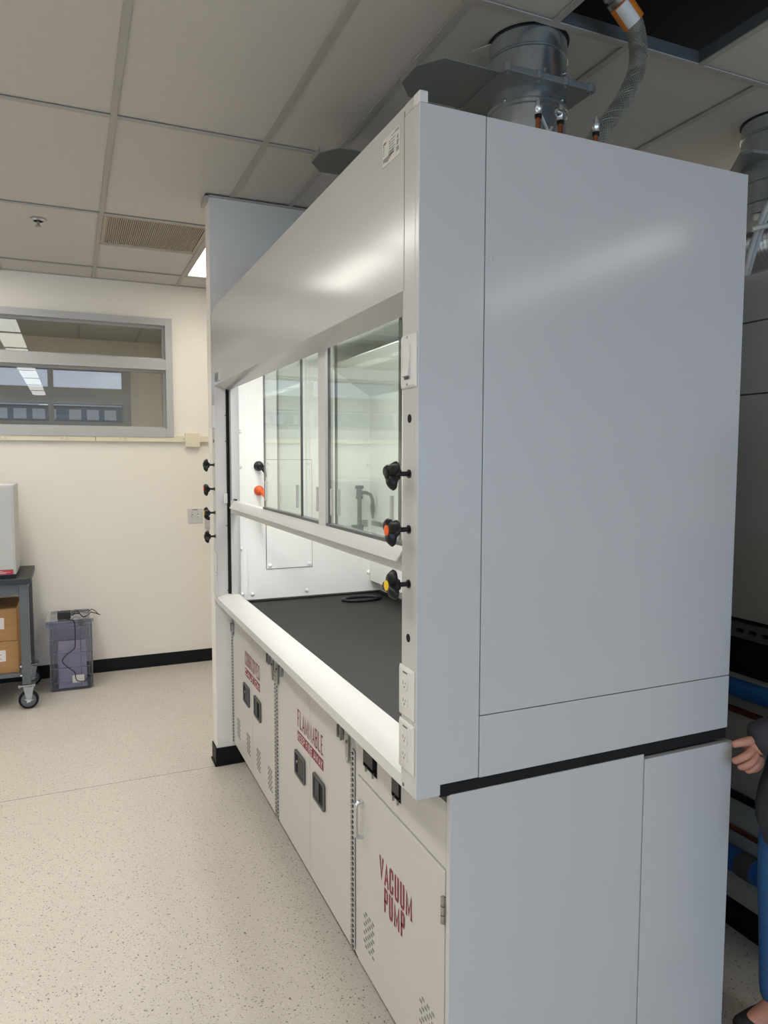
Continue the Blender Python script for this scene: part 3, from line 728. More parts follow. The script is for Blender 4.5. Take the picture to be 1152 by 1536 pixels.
safety_cabinet('corrosives_cabinet', 'white two-door cabinet lettered CORROSIVES CAUTION next to the partition wall', 1.5095, L - .004, 'CORROSIVES', 'CAUTION', [(1, 2.285), (1, 2.06), (0, 1.852), (0, 1.638)], False)
safety_cabinet('flammables_cabinet', 'white two-door cabinet lettered FLAMMABLE KEEP FIRE AWAY, middle of the three', .6045, 1.5095, 'FLAMMABLE', 'KEEP FIRE AWAY', [], True)
vc = thing('vacuum_pump_cabinet', 'white single-door cabinet lettered VACUUM PUMP, nearest the camera', 'cabinet', (.47, .3, 0), 'base cabinets under the fume hood')
MB().box(.112, .90, .020, .6025, .115, .868).build('body', 'enamel_door', vc)
MB().box(.15, .88, .030, .6, 0, .115).build('toe_kick', 'black_rubber', vc)
MB().box(FX + .002, .112, .580, .6025, .12, .868).box(FX + .002, .112, .0185, .0235, .12, .868).build('face_stile', 'enamel_door', vc, bevel=.001)
fpn = MB().holes('x', FX, FX + .012, .0245, .579, .708, .868, [(.432, .535, .752, .825), (.272, .330, .752, .825)]).build('upper_panel', 'enamel_door', vc, bevel=.001)
for ya, yb in ((.432, .535), (.272, .330)):
    jb = MB().holes('x', FX - .001, FX + .016, ya, yb, .752, .825, [(ya + .003, yb - .003, .755, .822)]).box(FX + .014, FX + .017, ya, yb, .752, .825).build('junction_opening', 'dark_void', fpn)
    m = MB()
    for k in (.25, .75): m.box(FX - .006, FX + .003, ya + (yb - ya) * k - .002, ya + (yb - ya) * k + .002, .743, .756)
    m.build('tab', 'steel', jb)
    MB().box(FX - .002, FX + .012, ya + .03 if yb - ya > .08 else ya + .01, yb - .004, .765, .822).build('cover', 'bench_black', jb)
vd = MB().box(FX - .002, FX + .018, .0255, .575, .124, .702).build('door', 'enamel_door', vc, bevel=.0015)
attach('lettering', text_mesh('VACUUM', .408, .197, .474, .545, FX - .0028, .0047), 'red_print', vd)
attach('lettering', text_mesh('PUMP', .374, .240, .397, .468, FX - .0028, .0047), 'red_print', vd)
FX -= .002
vents(vd, .488, .255, .08, .115); vents(vd, .113, .26, .08, .12)
FX += .002
hy = .533
MB().tube(spline([(FX, hy, .642), (FX - .014, hy, .642), (FX - .022, hy, .636), (FX - .025, hy, .624), (FX - .025, hy, .552), (FX - .022, hy, .540), (FX - .014, hy, .534), (FX, hy, .534)], 5), .0062, 12).build('pull_handle', 'chrome', vd, True)
hg = MB().box(FX - .004, FX + .004, .015, .033, .578, .642).build('hinge', 'steel', vd)
k_ = MB()
for a, b in ((.578, .598), (.600, .620), (.622, .642)): k_.cyl((FX - .005, .028, a), (FX - .005, .028, b), .006, n=12)
k_.build('knuckle', 'steel', hg, True)
# end panels of the base
e1 = MB().box(.0865, .6535, .0005, .018, .012, .897).build('base_end_panel', 'enamel', bevel=.0015, origin=(.37, 0, 0)); tag(e1, 'wide white lower end panel under the black gap, at the near end of the hood', 'panel')
e2 = MB().box(.6555, .966, -.002, .016, .012, .884).build('service_panel', 'enamel', bevel=.0015, origin=(.81, 0, 0)); tag(e2, 'narrow white lower end panel being held at its edge by the hand', 'panel')
lk = MB().box(.092, .96, .02, .03, 0, .05).build('panel_plinth', 'black_rubber', origin=(.5, .02, 0)); tag(lk, 'black plinth strip behind the lower end panels', 'plinth')
# ------------------------------------------------------------------ ducts with blast gates
def duct(name, label, cx, cy, z0, gate_z=None, tip=0, r=.125):
    t = thing(name, label, 'duct', (cx, cy, z0), 'galvanized exhaust ducts')
    MB().lathe([(r, 0), (r, CEIL + .08 - z0)], (cx, cy, z0), (0, 0, 1), 48, cap=False).build('pipe', 'galv', t, True)
    for z in (CEIL - .062, CEIL - .055):
        MB().lathe([(r, 0), (r + .004, .002), (r, .004)], (cx, cy, z), (0, 0, 1), 48, cap=False).build('bead', 'galv', t, True)
    MB().lathe([(r + .006, 0), (r + .006, .004)], (cx, cy, CEIL - .001), (0, 0, 1), 48).build('ceiling_gap', 'dark_void', t)
    if gate_z:
        g = gate_z
        # lower rim beads
        for z in (g - .045, g - .06): MB().lathe([(r, 0), (r + .005, .003), (r, .006)], (cx, cy, z), (0, 0, 1), 48, cap=False).build('bead', 'galv', t, True)
        # cast gate frame: plate with scalloped bolt ears
        a = .150
        out = []
        for (x, y) in ((a - .02, -a), (a, -a + .02), (a, a - .02), (a - .02, a), (-a - .03, a), (-a - .03, -a)): out.append((cx + x, cy + y))
        ring_o = out
        m = MB()
        n = 48; circ = [(cx + r * .995 * math.cos(2 * PI * k / n), cy + r * .995 * math.sin(2 * PI * k / n)) for k in range(n)]
        # plate as quads from circle to square outline
        def sq(th):
            c, s_ = math.cos(th), math.sin(th); k = 1 / max(abs(c) / (a if c > 0 else a + .03), abs(s_) / a); return (cx + c * k, cy + s_ * k)
        o2 = [sq(2 * PI * k / n) for k in range(n)]
        vs_ = [(*q, g - .006) for q in circ] + [(*q, g - .006) for q in o2] + [(*q, g + .006) for q in o2] + [(*q, g + .006) for q in circ]
        fs = []
        for j in range(4): fs += [(j * n + i, j * n + (i + 1) % n, ((j + 1) % 4) * n + (i + 1) % n, ((j + 1) % 4) * n + i) for i in range(n)]
        m.add(vs_, fs); gf = m.build('gate_frame', 'gate_steel', t)
        for yr in (cy - a - .005, cy + a - .011): MB().box(cx - a - .033, cx + a + .003, yr, yr + .016, g - .008, g + .012).build('gate_rail', 'gate_steel', gf, bevel=.003)
        for sy in (-1, 1):
            for x in (-.17, -.06, .04, .135):
                e = MB().lathe([(.014, 0), (.014, .024), (.009, .028)], (cx + x, cy + sy * (a - .004), g - .01), (0, 0, 1), 14).build('bolt_ear', 'gate_steel', gf, True)
                MB().lathe([(.005, 0), (.005, .005)], (cx + x, cy + sy * (a - .004), g - .014), (0, 0, 1), 8).build('bolt', 'steel', e)
        w = .122
        bl = [(tip, cy - w + .07), (tip, cy + w - .07), (tip + .055, cy + w), (cx - .03, cy + w), (cx - .03, cy - w), (tip + .055, cy - w)]
        b = MB().prism(bl, 'z', g - .0015, g + .0015).build('blade', 'blade_steel', t)
        MB().box(tip - .003, tip, cy - w + .07, cy + w - .07, g - .002, g + .02).build('blade_lip', 'gate_steel', b)
        for dx, dy, dz in ((-.02, -.13, .04), (.07, -.112, .052), (.055, -.118, -.035), (-.12, -.05, -.04)):
            d_ = Vector((dx, dy, 0)).normalized()
            MB().lathe([(.006, 0), (.006, .004), (.003, .007)], (cx + d_.x * r, cy + d_.y * r, g + dz), d_, 10).build('screw', 'steel', t)
    return t
duct('exhaust_duct', 'round galvanized exhaust duct with pulled-out gate blade above the near end of the hood', .72, .67, T - .002, 2.815, .295)
duct('exhaust_duct', 'exhaust duct behind the hood top, only its gate blade tip showing', .66, 1.36, T - .002, 2.815, .225)
d3 = duct('exhaust_duct', 'galvanized exhaust duct with elbow at the right edge of the picture', 1.94, .72, 2.62, None, 0)
pts = []
for k in range(7):
    th = PI / 2 * k / 6; pts.append((1.94 - .0 , .72 + .16 * (1 - math.cos(th)), 2.62 - .16 * math.sin(th)))
MB().tube(pts + [(1.94, 1.2, 2.46)], .126, 32).build('elbow', 'galv', d3, True)
for k in range(5):
    y = .93 + k * .05
    MB().lathe([(.126, 0), (.132, .006), (.126, .012)], (1.94, y, 2.46), (0, 1, 0), 36, cap=False).build('bead', 'chrome', d3, True)
MB().prism([(1.70, .68), (1.72, .64), (2.1, .58), (2.1, .86), (1.84, .86)], 'z', 2.812, 2.824).build('gate_frame', 'gate_steel', d3, bevel=.002)
for z in (2.74, 2.66): MB().lathe([(.125, 0), (.13, .003), (.125, .006)], (1.94, .72, z), (0, 0, 1), 48, cap=False).build('bead', 'galv', d3, True)
fx_ = MB()
prof = []
for k in range(40): prof.append((.085 + (.008 if k % 2 else 0), k * .008))
fd = MB().lathe(prof, (1.665, .42, 2.435), (0, 1, .0), 32).build('flexible_duct', 'chrome', None, True, origin=(1.665, .42, 2.35)); tag(fd, 'shiny corrugated aluminium duct lying behind the hood at the right edge', 'duct')

# bent tile corner behind the duct
bt = MB().prism([(.565, .76), (.60, .70), (.70, .80)], 'z', CEIL - .003, CEIL - .001).build('tile_flap', 'tile', ceil)

# ------------------------------------------------------------------ flexible hose and gas stubs on the hood top
HY = .40
hs_ = thing('flexible_hose', 'braided steel hose with orange and white band rising from the hood to the ceiling opening', 'hose', (.78, HY, T))
ctrl = [(.69, HY, 2.389), (.74, HY, 2.53), (.80, HY, 2.63), (.872, HY, 2.72), (.925, HY, 2.815), (.935, HY, 2.885), (.918, HY, 2.955), (.895, HY, 2.985)]
sp_ = spline(ctrl, 8)
MB().tube(sp_, .0255, 18).build('braided_hose', 'braid', hs_, True)
# braid wires, wound both ways
wires = MB()
for s_ in range(16):
    for dr_ in (1, -1):
        ww = []
        dense = spline(ctrl, 24)
        for i, q in enumerate(dense):
            a = (dense[min(i + 1, len(dense) - 1)] - dense[max(i - 1, 0)]).normalized(); u = a.cross(Vector((0, 1, 0))).normalized(); w = a.cross(u)
            th = 2 * PI * s_ / 16 + dr_ * i * .16
            ww.append(q + (u * math.cos(th) + w * math.sin(th)) * .0258)
        wires.tube(ww, .0012, 4)
wires.build('braid_wires', 'braid_wire', hs_)['kind'] = 'stuff'
p0 = Vector((.905, HY, 2.972)); d_ = Vector((-.55, 0, .45)).normalized()
def seg(name, m, a, b, prof, par=hs_): return MB().lathe(prof, p0 + d_ * a, d_, 24).build(name, m, par, True)
bd = seg('band', 'orange_band', -.012, .03, [(.034, 0), (.034, .07)])
MB().lathe([(.026, 0), (.026, .066)], p0 + d_ * -.011 + Vector((-.0054, -.0072, -.0064)), d_, 24).build('band_stripe', 'white_band', bd, True)
seg('ferrule', 'steel', .058, 0, [(.031, 0), (.034, .005), (.034, .018), (.027, .021), (.027, .026), (.033, .028), (.033, .04), (.026, .043), (.031, .048), (.034, .066), (.031, .08)])
el = [p0 + d_ * .135, p0 + d_ * .165, p0 + d_ * .185 + Vector((-.012, 0, .01)), p0 + d_ * .19 + Vector((-.028, 0, .05)), p0 + d_ * .19 + Vector((-.028, 0, .3))]
MB().tube(el, .034, 16).lathe([(.037, 0), (.037, .02)], el[1], -d_, 16).build('elbow', 'black_plastic', hs_, True)
MB().lathe([(.016, 0), (.021, .006), (.021, .018), (.012, .03)], el[2] + Vector((0, 0, -.026)), (-.35, 0, -1), 14).build('plug', 'steel', hs_, True)
for i, (x, y, zt) in enumerate(((.575, .40, 2.625), (.652, .40, 2.622), (.732, .34, 2.58))):
    g = thing('gas_line', ('copper gas line with brass fitting on the hood top, left of two' if i == 0 else 'copper gas line with brass elbow on the hood top, right of two' if i == 1 else 'short steel fitting beside the braided hose on the hood top'), 'pipe', (x, y, T - .002))
    MB().cyl((x, y, T - .002), (x, y, zt + .01), .0075, n=12).build('pipe', 'copper', g, True)
    MB().lathe([(.010, 0), (.0105, .008), (.0105, .010)], (x, y, zt), (0, 0, 1), 14).build('collar', 'black_rubber', g, True)
    MB().lathe([(.0095, 0), (.0095, .012), (.0105, .014), (.0105, .024), (.008, .026), (.008, .034), (.006, .038), (.005, .044)], (x, y, zt + .01), (0, 0, 1), 6 if i else 14).build('fitting', 'chrome', g, True)
    if i == 1: MB().lathe([(.010, 0), (.010, .012), (.007, .02)], (x, y, zt + .03), (-1, -.3, .1), 12).build('side_port', 'chrome', g, True)
for lab_, a, b in (('falling to the right', (.585, .40, 2.635), (.66, .42, 2.55)), ('rising to the right', (.585, .42, 2.55), (.645, .43, 2.625))):
    zt_ = MB().tube([a, ((a[0] + b[0]) / 2, .41, (a[2] + b[2]) / 2), b], .004, 8).build('cable_tie', 'tube_plastic', None, True, origin=a); tag(zt_, 'pale cable tie strap between the two copper gas lines, ' + lab_, 'strap', 'cable ties between the gas lines')

# ------------------------------------------------------------------ service side behind the hood (right edge)
NX = 1.431
nh = thing('neighbour_hood', 'grey rear casing of another hood seen past the right edge', 'fume hood', (1.9, 1.1, 0))
pz = [(1.105, 1.871), (1.875, 2.112), (2.116, 2.272)]
for a, b in pz: MB().box(NX, 2.2, .02, 2.4, a, b).build('rear_panel', 'hood_back', nh, bevel=.002)
MB().box(NX + .03, 2.2, .02, 2.4, .90, 1.04).build('dark_opening', 'dark_void', nh)
MB().box(NX, 2.2, .02, 2.4, .10, .90).build('lower_casing', 'hood_back', nh)
MB().box(NX - .008, 2.2, .02, 2.4, 0, .1).build('base_strip', 'black_rubber', nh)
us = MB().holes('x', NX - .012, NX, .02, 2.4, 1.04, 1.093, [(.05 + k * .05, .08 + k * .05, 1.058, 1.074) for k in range(46)]).build('strut_channel', 'steel', nh)
MB().box(NX, NX + .03, .02, 2.4, 1.04, 1.1).build('strut_back', 'dark_void', us)
def pipe(name, label, z, r, m, x, extra=None):
    t = thing(name, label, 'pipe', (x, 1.2, z))
    MB().cyl((x, .02, z), (x, 2.4, z), r, n=20).build('pipe', m, t, True)
    for y in (.9, 1.9): MB().box(x - r * .3, NX, y - .015, y + .015, z - r - .006, z - r + .004).build('bracket', 'steel', t)
    return t
pipe('blue_pipe', 'upper blue pipe running along the rear casing', .872, .031, 'blue_pipe', NX - .034)
pipe('copper_pipe', 'upper copper pipe below the upper blue pipe', .787, .011, 'copper', NX - .014)
bp2 = pipe('blue_pipe', 'lower blue pipe with dark printed collar near the floor', .275, .041, 'blue_pipe', NX - .045)
MB().lathe([(.043, 0), (.043, .06)], (NX - .045, .235, .275), (0, 1, 0), 20).build('collar', 'grey_print', bp2, True)
pipe('copper_pipe', 'lower copper pipe above the lower blue pipe', .363, .009, 'copper', NX - .012)
pipe('dark_conduit', 'dark square conduit between the two copper pipes', .486, .014, 'black_plastic', NX - .016)
for i, pp in enumerate(([(1.490, 0.460, 2.250), (1.530, 0.460, 2.370), (1.570, 0.440, 2.510), (1.630, 0.420, 2.550)], [(1.450, 0.440, 2.230), (1.500, 0.440, 2.400), (1.550, 0.420, 2.535), (1.610, 0.400, 2.550)], [(1.470, 0.340, 2.230), (1.530, 0.320, 2.290), (1.630, 0.280, 2.450)], [(1.430, 0.390, 2.420), (1.550, 0.340, 2.450), (1.670, 0.300, 2.470)])):
    tb_ = MB().tube(spline(pp, 6), .009, 10).build('plastic_tube', 'tube_plastic', None, True, origin=pp[0]); tag(tb_, 'pale plastic tube among the ducts at the right edge, ' + ('curving up highest', 'leftmost one', 'lowest slanting one', 'nearly level one')[i], 'tube', 'plastic tubes at the right edge')

# ------------------------------------------------------------------ fittings of the back wall
rw = thing('power_raceway', 'cream power raceway running along the back wall under the window', 'raceway', (-.7, YB, 1.8))
for a, b in ((-2.45, -.503), (-.4995, .5)): MB().box(a, b, YB - .025, YB, 1.779, 1.827).build('cover', 'raceway', rw, bevel=.003)
MB().box(.20, .245, YB - .028, YB - .0252, 1.80, 1.807).build('vent_line', 'grey_print', rw)
for x in (-.714, -.308, .165, -1.12, -1.53):
    o = MB().box(x - .035, x + .035, YB - .027, YB - .024, 1.79, 1.818).build('receptacle', 'raceway', rw, bevel=.001)
    m = MB()
    for dx in (-.017, .017):
        m.box(x + dx - .006, x + dx - .004, YB - .0276, YB - .0268, 1.802, 1.81).box(x + dx + .004, x + dx + .006, YB - .0276, YB - .0268, 1.802, 1.81).box(x + dx - .002, x + dx + .002, YB - .0276, YB - .0268, 1.795, 1.798)
    m.build('slots', 'grey_print', o)
MB().box(.156, .268, YB - .03, YB, 1.741, 1.85).build('feed_box', 'raceway', rw, bevel=.002)
lsw = thing('light_switch', 'double toggle light switch plate on the back wall beside the partition', 'switch', (.225, YB, 1.194))
MB().box(.168, .281, YB - .006, YB, 1.136, 1.252).build('plate', 'plate_plastic', lsw, bevel=.002)
for x in (.202, .247):
    s_ = MB().box(x - .005, x + .005, YB - .008, YB - .006, 1.182, 1.206).build('toggle_slot', 'grey_print', lsw)
    MB().prism([(YB - .006, 1.19), (YB - .018, 1.185), (YB - .018, 1.192), (YB - .006, 1.2)], 'x', x - .004, x + .004).build('toggle', 'plate_plastic', s_)
    for z in (1.164, 1.224): MB().lathe([(.003, 0), (.003, .001)], (x, YB - .006, z), (0, -1, 0), 8).build('screw', 'steel', lsw)
MB().box(.205, .245, YB - .0068, YB - .0058, 1.238, 1.243).build('print', 'grey_print', lsw)
wc = thing('wall_control', 'small grey wall control half hidden behind the far valve knobs', 'control', (.325, YB, 1.14))
MB().box(.300, .352, YB - .02, YB, 1.09, 1.19).build('case', 'instrument', wc, bevel=.003)
MB().box(.318, .345, YB - .021, YB - .019, 1.155, 1.182).build('screen', 'dark_void', wc)

# ------------------------------------------------------------------ rolling bench
be = thing('rolling_bench', 'grey steel bench with black top on casters at the left edge', 'bench', (-1.5, 4.08, 0))
BX0, BX1, BY0, BY1 = -2.05, -.94, 3.78, 4.40
MB().box(BX0, BX1, BY0, BY1, .835, .872).build('bench_top', 'bench_black', be, bevel=.003)
MB().box(BX0 + .03, BX1 - .035, BY0 + .03, BY0 + .06, .765, .835).box(BX0 + .03, BX1 - .035, BY1 - .06, BY1 - .03, .765, .835).box(BX1 - .06, BX1 - .03, BY0 + .06, BY1 - .06, .765, .835).build('apron_rail', 'grey_frame', be)
MB().box(BX0 + .04, BX1 - .04, BY0 + .04, BY1 - .04, .215, .238).build('lower_shelf', 'grey_frame', be, bevel=.002)
for x in (BX0 + .045, BX1 - .045):
    for y in (BY0 + .045, BY1 - .045):
        lg = MB().box(x - .026, x + .026, y - .026, y + .026, .165, .835).build('leg', 'grey_frame', be, bevel=.003)
        MB().box(x + .026, x + .0275, y - .01, y + .01, .22, .8).build('slot_strip', 'instrument', lg)
        for z in (.29, .23): MB().lathe([(.007, 0), (.006, .006)], (x - .03, y - .026, z), (0, -1, 0), 10).lathe([(.006, 0), (.005, .006)], (x + .026, y, z + .02), (1, 0, 0), 10).build('bolt', 'chrome', lg)
        cs_ = MB().box(x - .05, x + .05, y - .04, y + .04, .156, .164).build('caster', 'steel', be)
        m = MB()
        for ex in (-.042, .042): m.lathe([(.009, 0), (.009, .02)], (x + ex, y - .03, .148), (0, 0, 1), 8)
        m.build('bolt', 'steel', cs_)
        wx = x + .008; wy = y - .01
        m = MB()
        for s2 in (-1, 1): m.prism([(wx - .030, .152), (wx + .034, .152), (wx + .014, .045), (wx - .008, .045)], 'y', wy + s2 * .023 - .0015, wy + s2 * .023 + .0015)
        m.lathe([(.034, 0), (.034, .008)], (wx, wy, .146), (0, 0, 1), 20)
        m.build('fork', 'steel', cs_)
        MB().lathe([(.046, -.017), (.058, -.014), (.061, -.006), (.061, .006), (.058, .014), (.046, .017)], (wx, wy, .061), (0, 1, 0), 32).build('wheel', 'black_rubber', cs_, True)
        MB().lathe([(.045, -.018), (.045, .018)], (wx, wy, .061), (0, 1, 0), 28).build('wheel_hub', 'grey_frame', cs_, True)
        m = MB().lathe([(.010, 0), (.010, .012)], (wx, wy - .028, .061), (0, -1, 0), 10)
        for th in (.2, 2.4, 4.4): m.prism([(wx - .006 * math.sin(th), .061 + .006 * math.cos(th)), (wx + .036 * math.cos(th), .061 + .02 * math.sin(th)), (wx + .006 * math.sin(th), .061 - .006 * math.cos(th))], 'y', wy - .034, wy - .029)
        m.build('brake_lever', 'chrome', cs_)
def carton(x0, x1, y0, y1, z0, z1, label):
    t = thing('cardboard_box', label, 'box', ((x0 + x1) / 2, (y0 + y1) / 2, z0), 'cartons on the bench shelf')
    MB().box(x0, x1, y0, y1, z0, z1 - .002).build('carton', 'cardboard', t, bevel=.002)
    MB().box(x0 + .005, x1 - .005, (y0 + y1) / 2 - .002, (y0 + y1) / 2 + .002, z1 - .0022, z1 - .0015).build('flap_seam', 'grey_print', t)
    l_ = MB().box(x1 - .19, x1 - .075, y0 - .001, y0, z0 + .08, z0 + .155).build('shipping_label', 'white_print', t)
    m = MB()
    for k in range(4): m.box(x1 - .18, x1 - .10 - .01 * (k % 2), y0 - .0015, y0 - .001, z0 + .095 + k * .014, z0 + .099 + k * .014)
    m.build('print', 'grey_print', l_)
carton(-1.50, -1.030, 3.862, 4.30, .2385, .452, 'brown cardboard box with white label on the bench shelf, lower of two')
carton(-1.52, -1.034, 3.868, 4.30, .4525, .668, 'brown cardboard box with white label, stacked upper one of two under the bench top')
ins = thing('instrument_case', 'grey instrument with a red label strip standing on the bench top', 'instrument', (-1.3, 4.05, .872))
MB().box(-1.56, -1.022, 3.83, 4.24, .895, 1.482).build('housing', 'instrument', ins, bevel=.008)
MB().box(-1.55, -1.03, 3.84, 4.23, .8725, .895).build('foot_base', 'black_plastic', ins)
MB().box(-1.548, -1.034, 3.826, 3.831, .93, 1.47).build('front_door', 'instrument', ins, bevel=.004)
rl_ = MB().box(-1.54, -1.042, 3.8245, 3.831, .899, .927).build('red_label', 'red_label', ins)
m = MB()
for k, w in enumerate((.06, .10, .08)): m.box(-1.16, -1.16 + w, 3.824, 3.8245, .918 - k * .006, .9205 - k * .006)
m.build('print', 'white_print', rl_)

# ------------------------------------------------------------------ tote and power adapter
TX0, TX1, TY0, TY1 = -.858, -.568, 4.09, 4.455
tt = thing('storage_tote', 'clear smoky purple plastic tote with ribbed sides on the floor by the back wall', 'tote', (-.71, 4.27, 0))
def shell(x0, x1, y0, y1, z0, z1, th, m_, tp=.006):
    m_.box(x0, x1, y0, y0 + th, z0, z1).box(x0, x1, y1 - th, y1, z0, z1).box(x0, x0 + th, y0 + th, y1 - th, z0, z1).box(x1 - th, x1, y0 + th, y1 - th, z0, z1).box(x0, x1, y0, y1, z0, z0 + th)
    return m_
shell(TX0 + .01, TX1 - .01, TY0 + .01, TY1 - .01, .012, .492, .003, MB()).build('tub', 'tote_plastic', tt)
rb = MB()
for z in (.06, .165, .27, .375, .46):
    rb.box(TX0 + .004, TX1 - .004, TY0 + .004, TY0 + .0098, z, z + .006).box(TX1 - .0098, TX1 - .004, TY0 + .0098, TY1 - .01, z, z + .006)
for x in (TX0 + .03, TX0 + .055, TX1 - .085, TX1 - .03):
    rb.box(x, x + .005, TY0 + .003, TY0 + .0098, .03, .475)
for y in (TY0 + .07, TY0 + .2, TY1 - .06):
    rb.box(TX1 - .0098, TX1 - .003, y, y + .005, .03, .475)
for x in (TX0 + .004, TX1 - .012):
    rb.box(x, x + .008, TY0 + .004, TY0 + .012, .012, .488)
rb.build('ribs', 'tote_rib', tt)
MB().box(TX0 + .02, TX1 - .02, TY0 + .02, TY1 - .02, 0, .012).build('base_foot', 'tote_rib', tt)
MB().holes('z', .488, .512, TX0 - .008, TX1 + .006, TY0 - .008, TY1 + .008, [(TX0 + .014, TX1 - .016, TY0 + .014, TY1 - .014)]).build('lid_rim', 'tote_rib', tt, bevel=.003)
MB().box(TX0 + .014, TX1 - .016, TY0 + .014, TY1 - .014, .502, .506).build('lid', 'tote_plastic', tt)
MB().box(TX0 - .012, TX0 + .004, TY0 - .01, TY1 - .02, .466, .506).build('lid_clip', 'tote_rib', tt)
MB().lathe([(.024, 0), (.024, .004)], (TX1 - .075, TY0 - .0065, .490), (0, -1, 0), 20).build('latch', 'grey_print', tt)
MB().box(TX0 + .06, TX1 - .045, TY0 + .03, TY1 - .05, .016, .29).build('contents', 'tote_content', tt)
lt_ = MB().box(TX0 + .148, TX0 + .226, TY0 + .0015, TY0 + .0028, .055, .11).build('paper_label', 'label_paper', tt)
pa = thing('power_adapter', 'black power adapter with tangled cord lying on the tote lid', 'adapter', (-.74, 4.2, .513))
MB().box(-.795, -.708, 4.11, 4.18, .513, .565).build('brick', 'cable', pa, bevel=.005)
MB().box(-.785, -.779, 4.15, 4.165, .565, .585).build('plug_prong', 'chrome', pa)
MB().tube(spline([(-.745, 4.11, .522), (-.72, 4.085, .516), (-.693, 4.0725, .508), (-.684, 4.0725, .46), (-.686, 4.0725, .33), (-.70, 4.0725, .30), (-.745, 4.0725, .265), (-.772, 4.0725, .225), (-.74, 4.0725, .18), (-.695, 4.0725, .135), (-.688, 4.0725, .09), (-.67, 4.0725, .07), (-.63, 4.0725, .066), (-.612, 4.0725, .085), (-.59, 4.0725, .082)], 8), .0034, 6).build('cord', 'cable', pa, True)
MB().tube(spline([(-.708, 4.16, 0.535), (-.68, 4.2, 0.560), (-.65, 4.24, 0.525), (-.69, 4.27, 0.520), (-.70, 4.2, 0.545), (-.64, 4.16, 0.550), (-.60, 4.2, 0.530), (-.57, 4.22, 0.550), (-.545, 4.17, 0.545), (-.53, 4.12, 0.535)], 8), .0026, 6).tube(spline([(-.705, 4.15, 0.530), (-.66, 4.13, 0.550), (-.63, 4.12, 0.522), (-.60, 4.14, 0.525), (-.575, 4.16, 0.540), (-.55, 4.14, 0.538), (-.515, 4.11, 0.528)], 8), .0035, 6).tube(spline([(-.70, 4.17, 0.530), (-.66, 4.22, 0.550), (-.62, 4.28, 0.530), (-.58, 4.3, 0.528)], 6), .0026, 6).build('cord', 'cable', pa, True)

# ------------------------------------------------------------------ person (mostly outside the frame) holding the service panel
def skin_mesh(name, verts, edges, radii, m, parent, sub=2, root=0):
    me = bpy.data.meshes.new(name); off = wl(parent)
    me.from_pydata([Vector(v) - off for v in verts], edges, [])
    o = bpy.data.objects.new(name, me); COL.objects.link(o); o.parent = parent
    sk = o.modifiers.new('skin', 'SKIN'); sk.use_smooth_shade = True
    lay = me.skin_vertices[0].data if me.skin_vertices else None
    if lay is None:
        bm = bmesh.new(); bm.from_mesh(me); bm.verts.layers.skin.verify(); bm.to_mesh(me); bm.free(); lay = me.skin_vertices[0].data
    for i, r in enumerate(radii):
        lay[i].radius = r if isinstance(r, tuple) else (r, r)
        lay[i].use_root = (i == root)
    s = o.modifiers.new('sub', 'SUBSURF'); s.levels = sub; s.render_levels = sub
    # bake so that the surface is plain geometry
    bpy.context.view_layer.update(); dg = bpy.context.evaluated_depsgraph_get()
    me2 = bpy.data.meshes.new_from_object(o.evaluated_get(dg)); o.modifiers.clear(); o.data = me2
    me2.materials.clear(); me2.materials.append(MATS[m])
    for p in me2.polygons: p.use_smooth = True
    return o
per = thing('person', 'person in dark jacket and blue jeans, hand gripping the end panel', 'person', (1.19, -.19, 0))
PXc, PYc = 1.19, -.19
V = []; E_ = []; Rr = []
def nv(p, r, par=None):
    V.append(p); Rr.append(r)
    if par is not None: E_.append((par, len(V) - 1))
    return len(V) - 1
pel = nv((PXc - .035, PYc + .04, .93), .085)
ab = nv((PXc - .01, PYc + .01, 1.08), .085, pel); ch = nv((PXc + .005, PYc, 1.26), .095, ab); ne0 = nv((PXc + .01, PYc, 1.39), .062, ch)
ne = nv((PXc, PYc, 1.46), .056, ne0)
hd0 = nv((PXc - .025, PYc, 1.52), .080, ne); hd1 = nv((PXc - .02, PYc, 1.60), .104, hd0); hd2 = nv((PXc - .008, PYc, 1.675), .092, hd1)
nose = nv((PXc - .10, PYc, 1.60), .022, hd1); nv((PXc - .122, PYc, 1.585), .013, nose)
chin = nv((PXc - .078, PYc, 1.515), .036, hd0)
WR = (1.006, -.036, .892)
for s in (-1, 1):
    nv((PXc - .005, PYc + s * .094, 1.60), (.016, .022), hd1)     # ear
    if s < 0: arm = [((PXc, PYc - .15, 1.37), .05), ((PXc + .03, PYc - .225, 1.22), .044), ((PXc + .02, PYc - .235, 1.08), .04), ((1.10, -.12, .975), .034), (WR, .026)]
    else: arm = [((PXc + .02, PYc + .145, 1.37), .05), ((PXc + .08, PYc + .18, 1.22), .044), ((PXc + .10, PYc + .185, 1.08), .04), ((PXc + .095, PYc + .19, .93), .034), ((PXc + .075, PYc + .19, .83), .026)]
    par = ne0
    for p_, r_ in arm: par = nv(p_, r_, par)
    if s > 0: nv((PXc + .06, PYc + .19, .76), (.022, .036), par)
    lg = pel
    for p_, r_ in (((PXc - .05, PYc + .05 + s * .085, .80), .07), ((PXc - .056, PYc + .05 + s * .095, .48), .046), ((PXc - .033, PYc + .05 + s * .10, .28), .044), ((PXc - .018, PYc + .05 + s * .105, .09), .034)): lg = nv(p_, r_, lg)
    nv((PXc - .15, PYc + .05 + s * .115, .04), (.034, .028), lg)
body = skin_mesh('body', V, E_, Rr, 'skin', per)
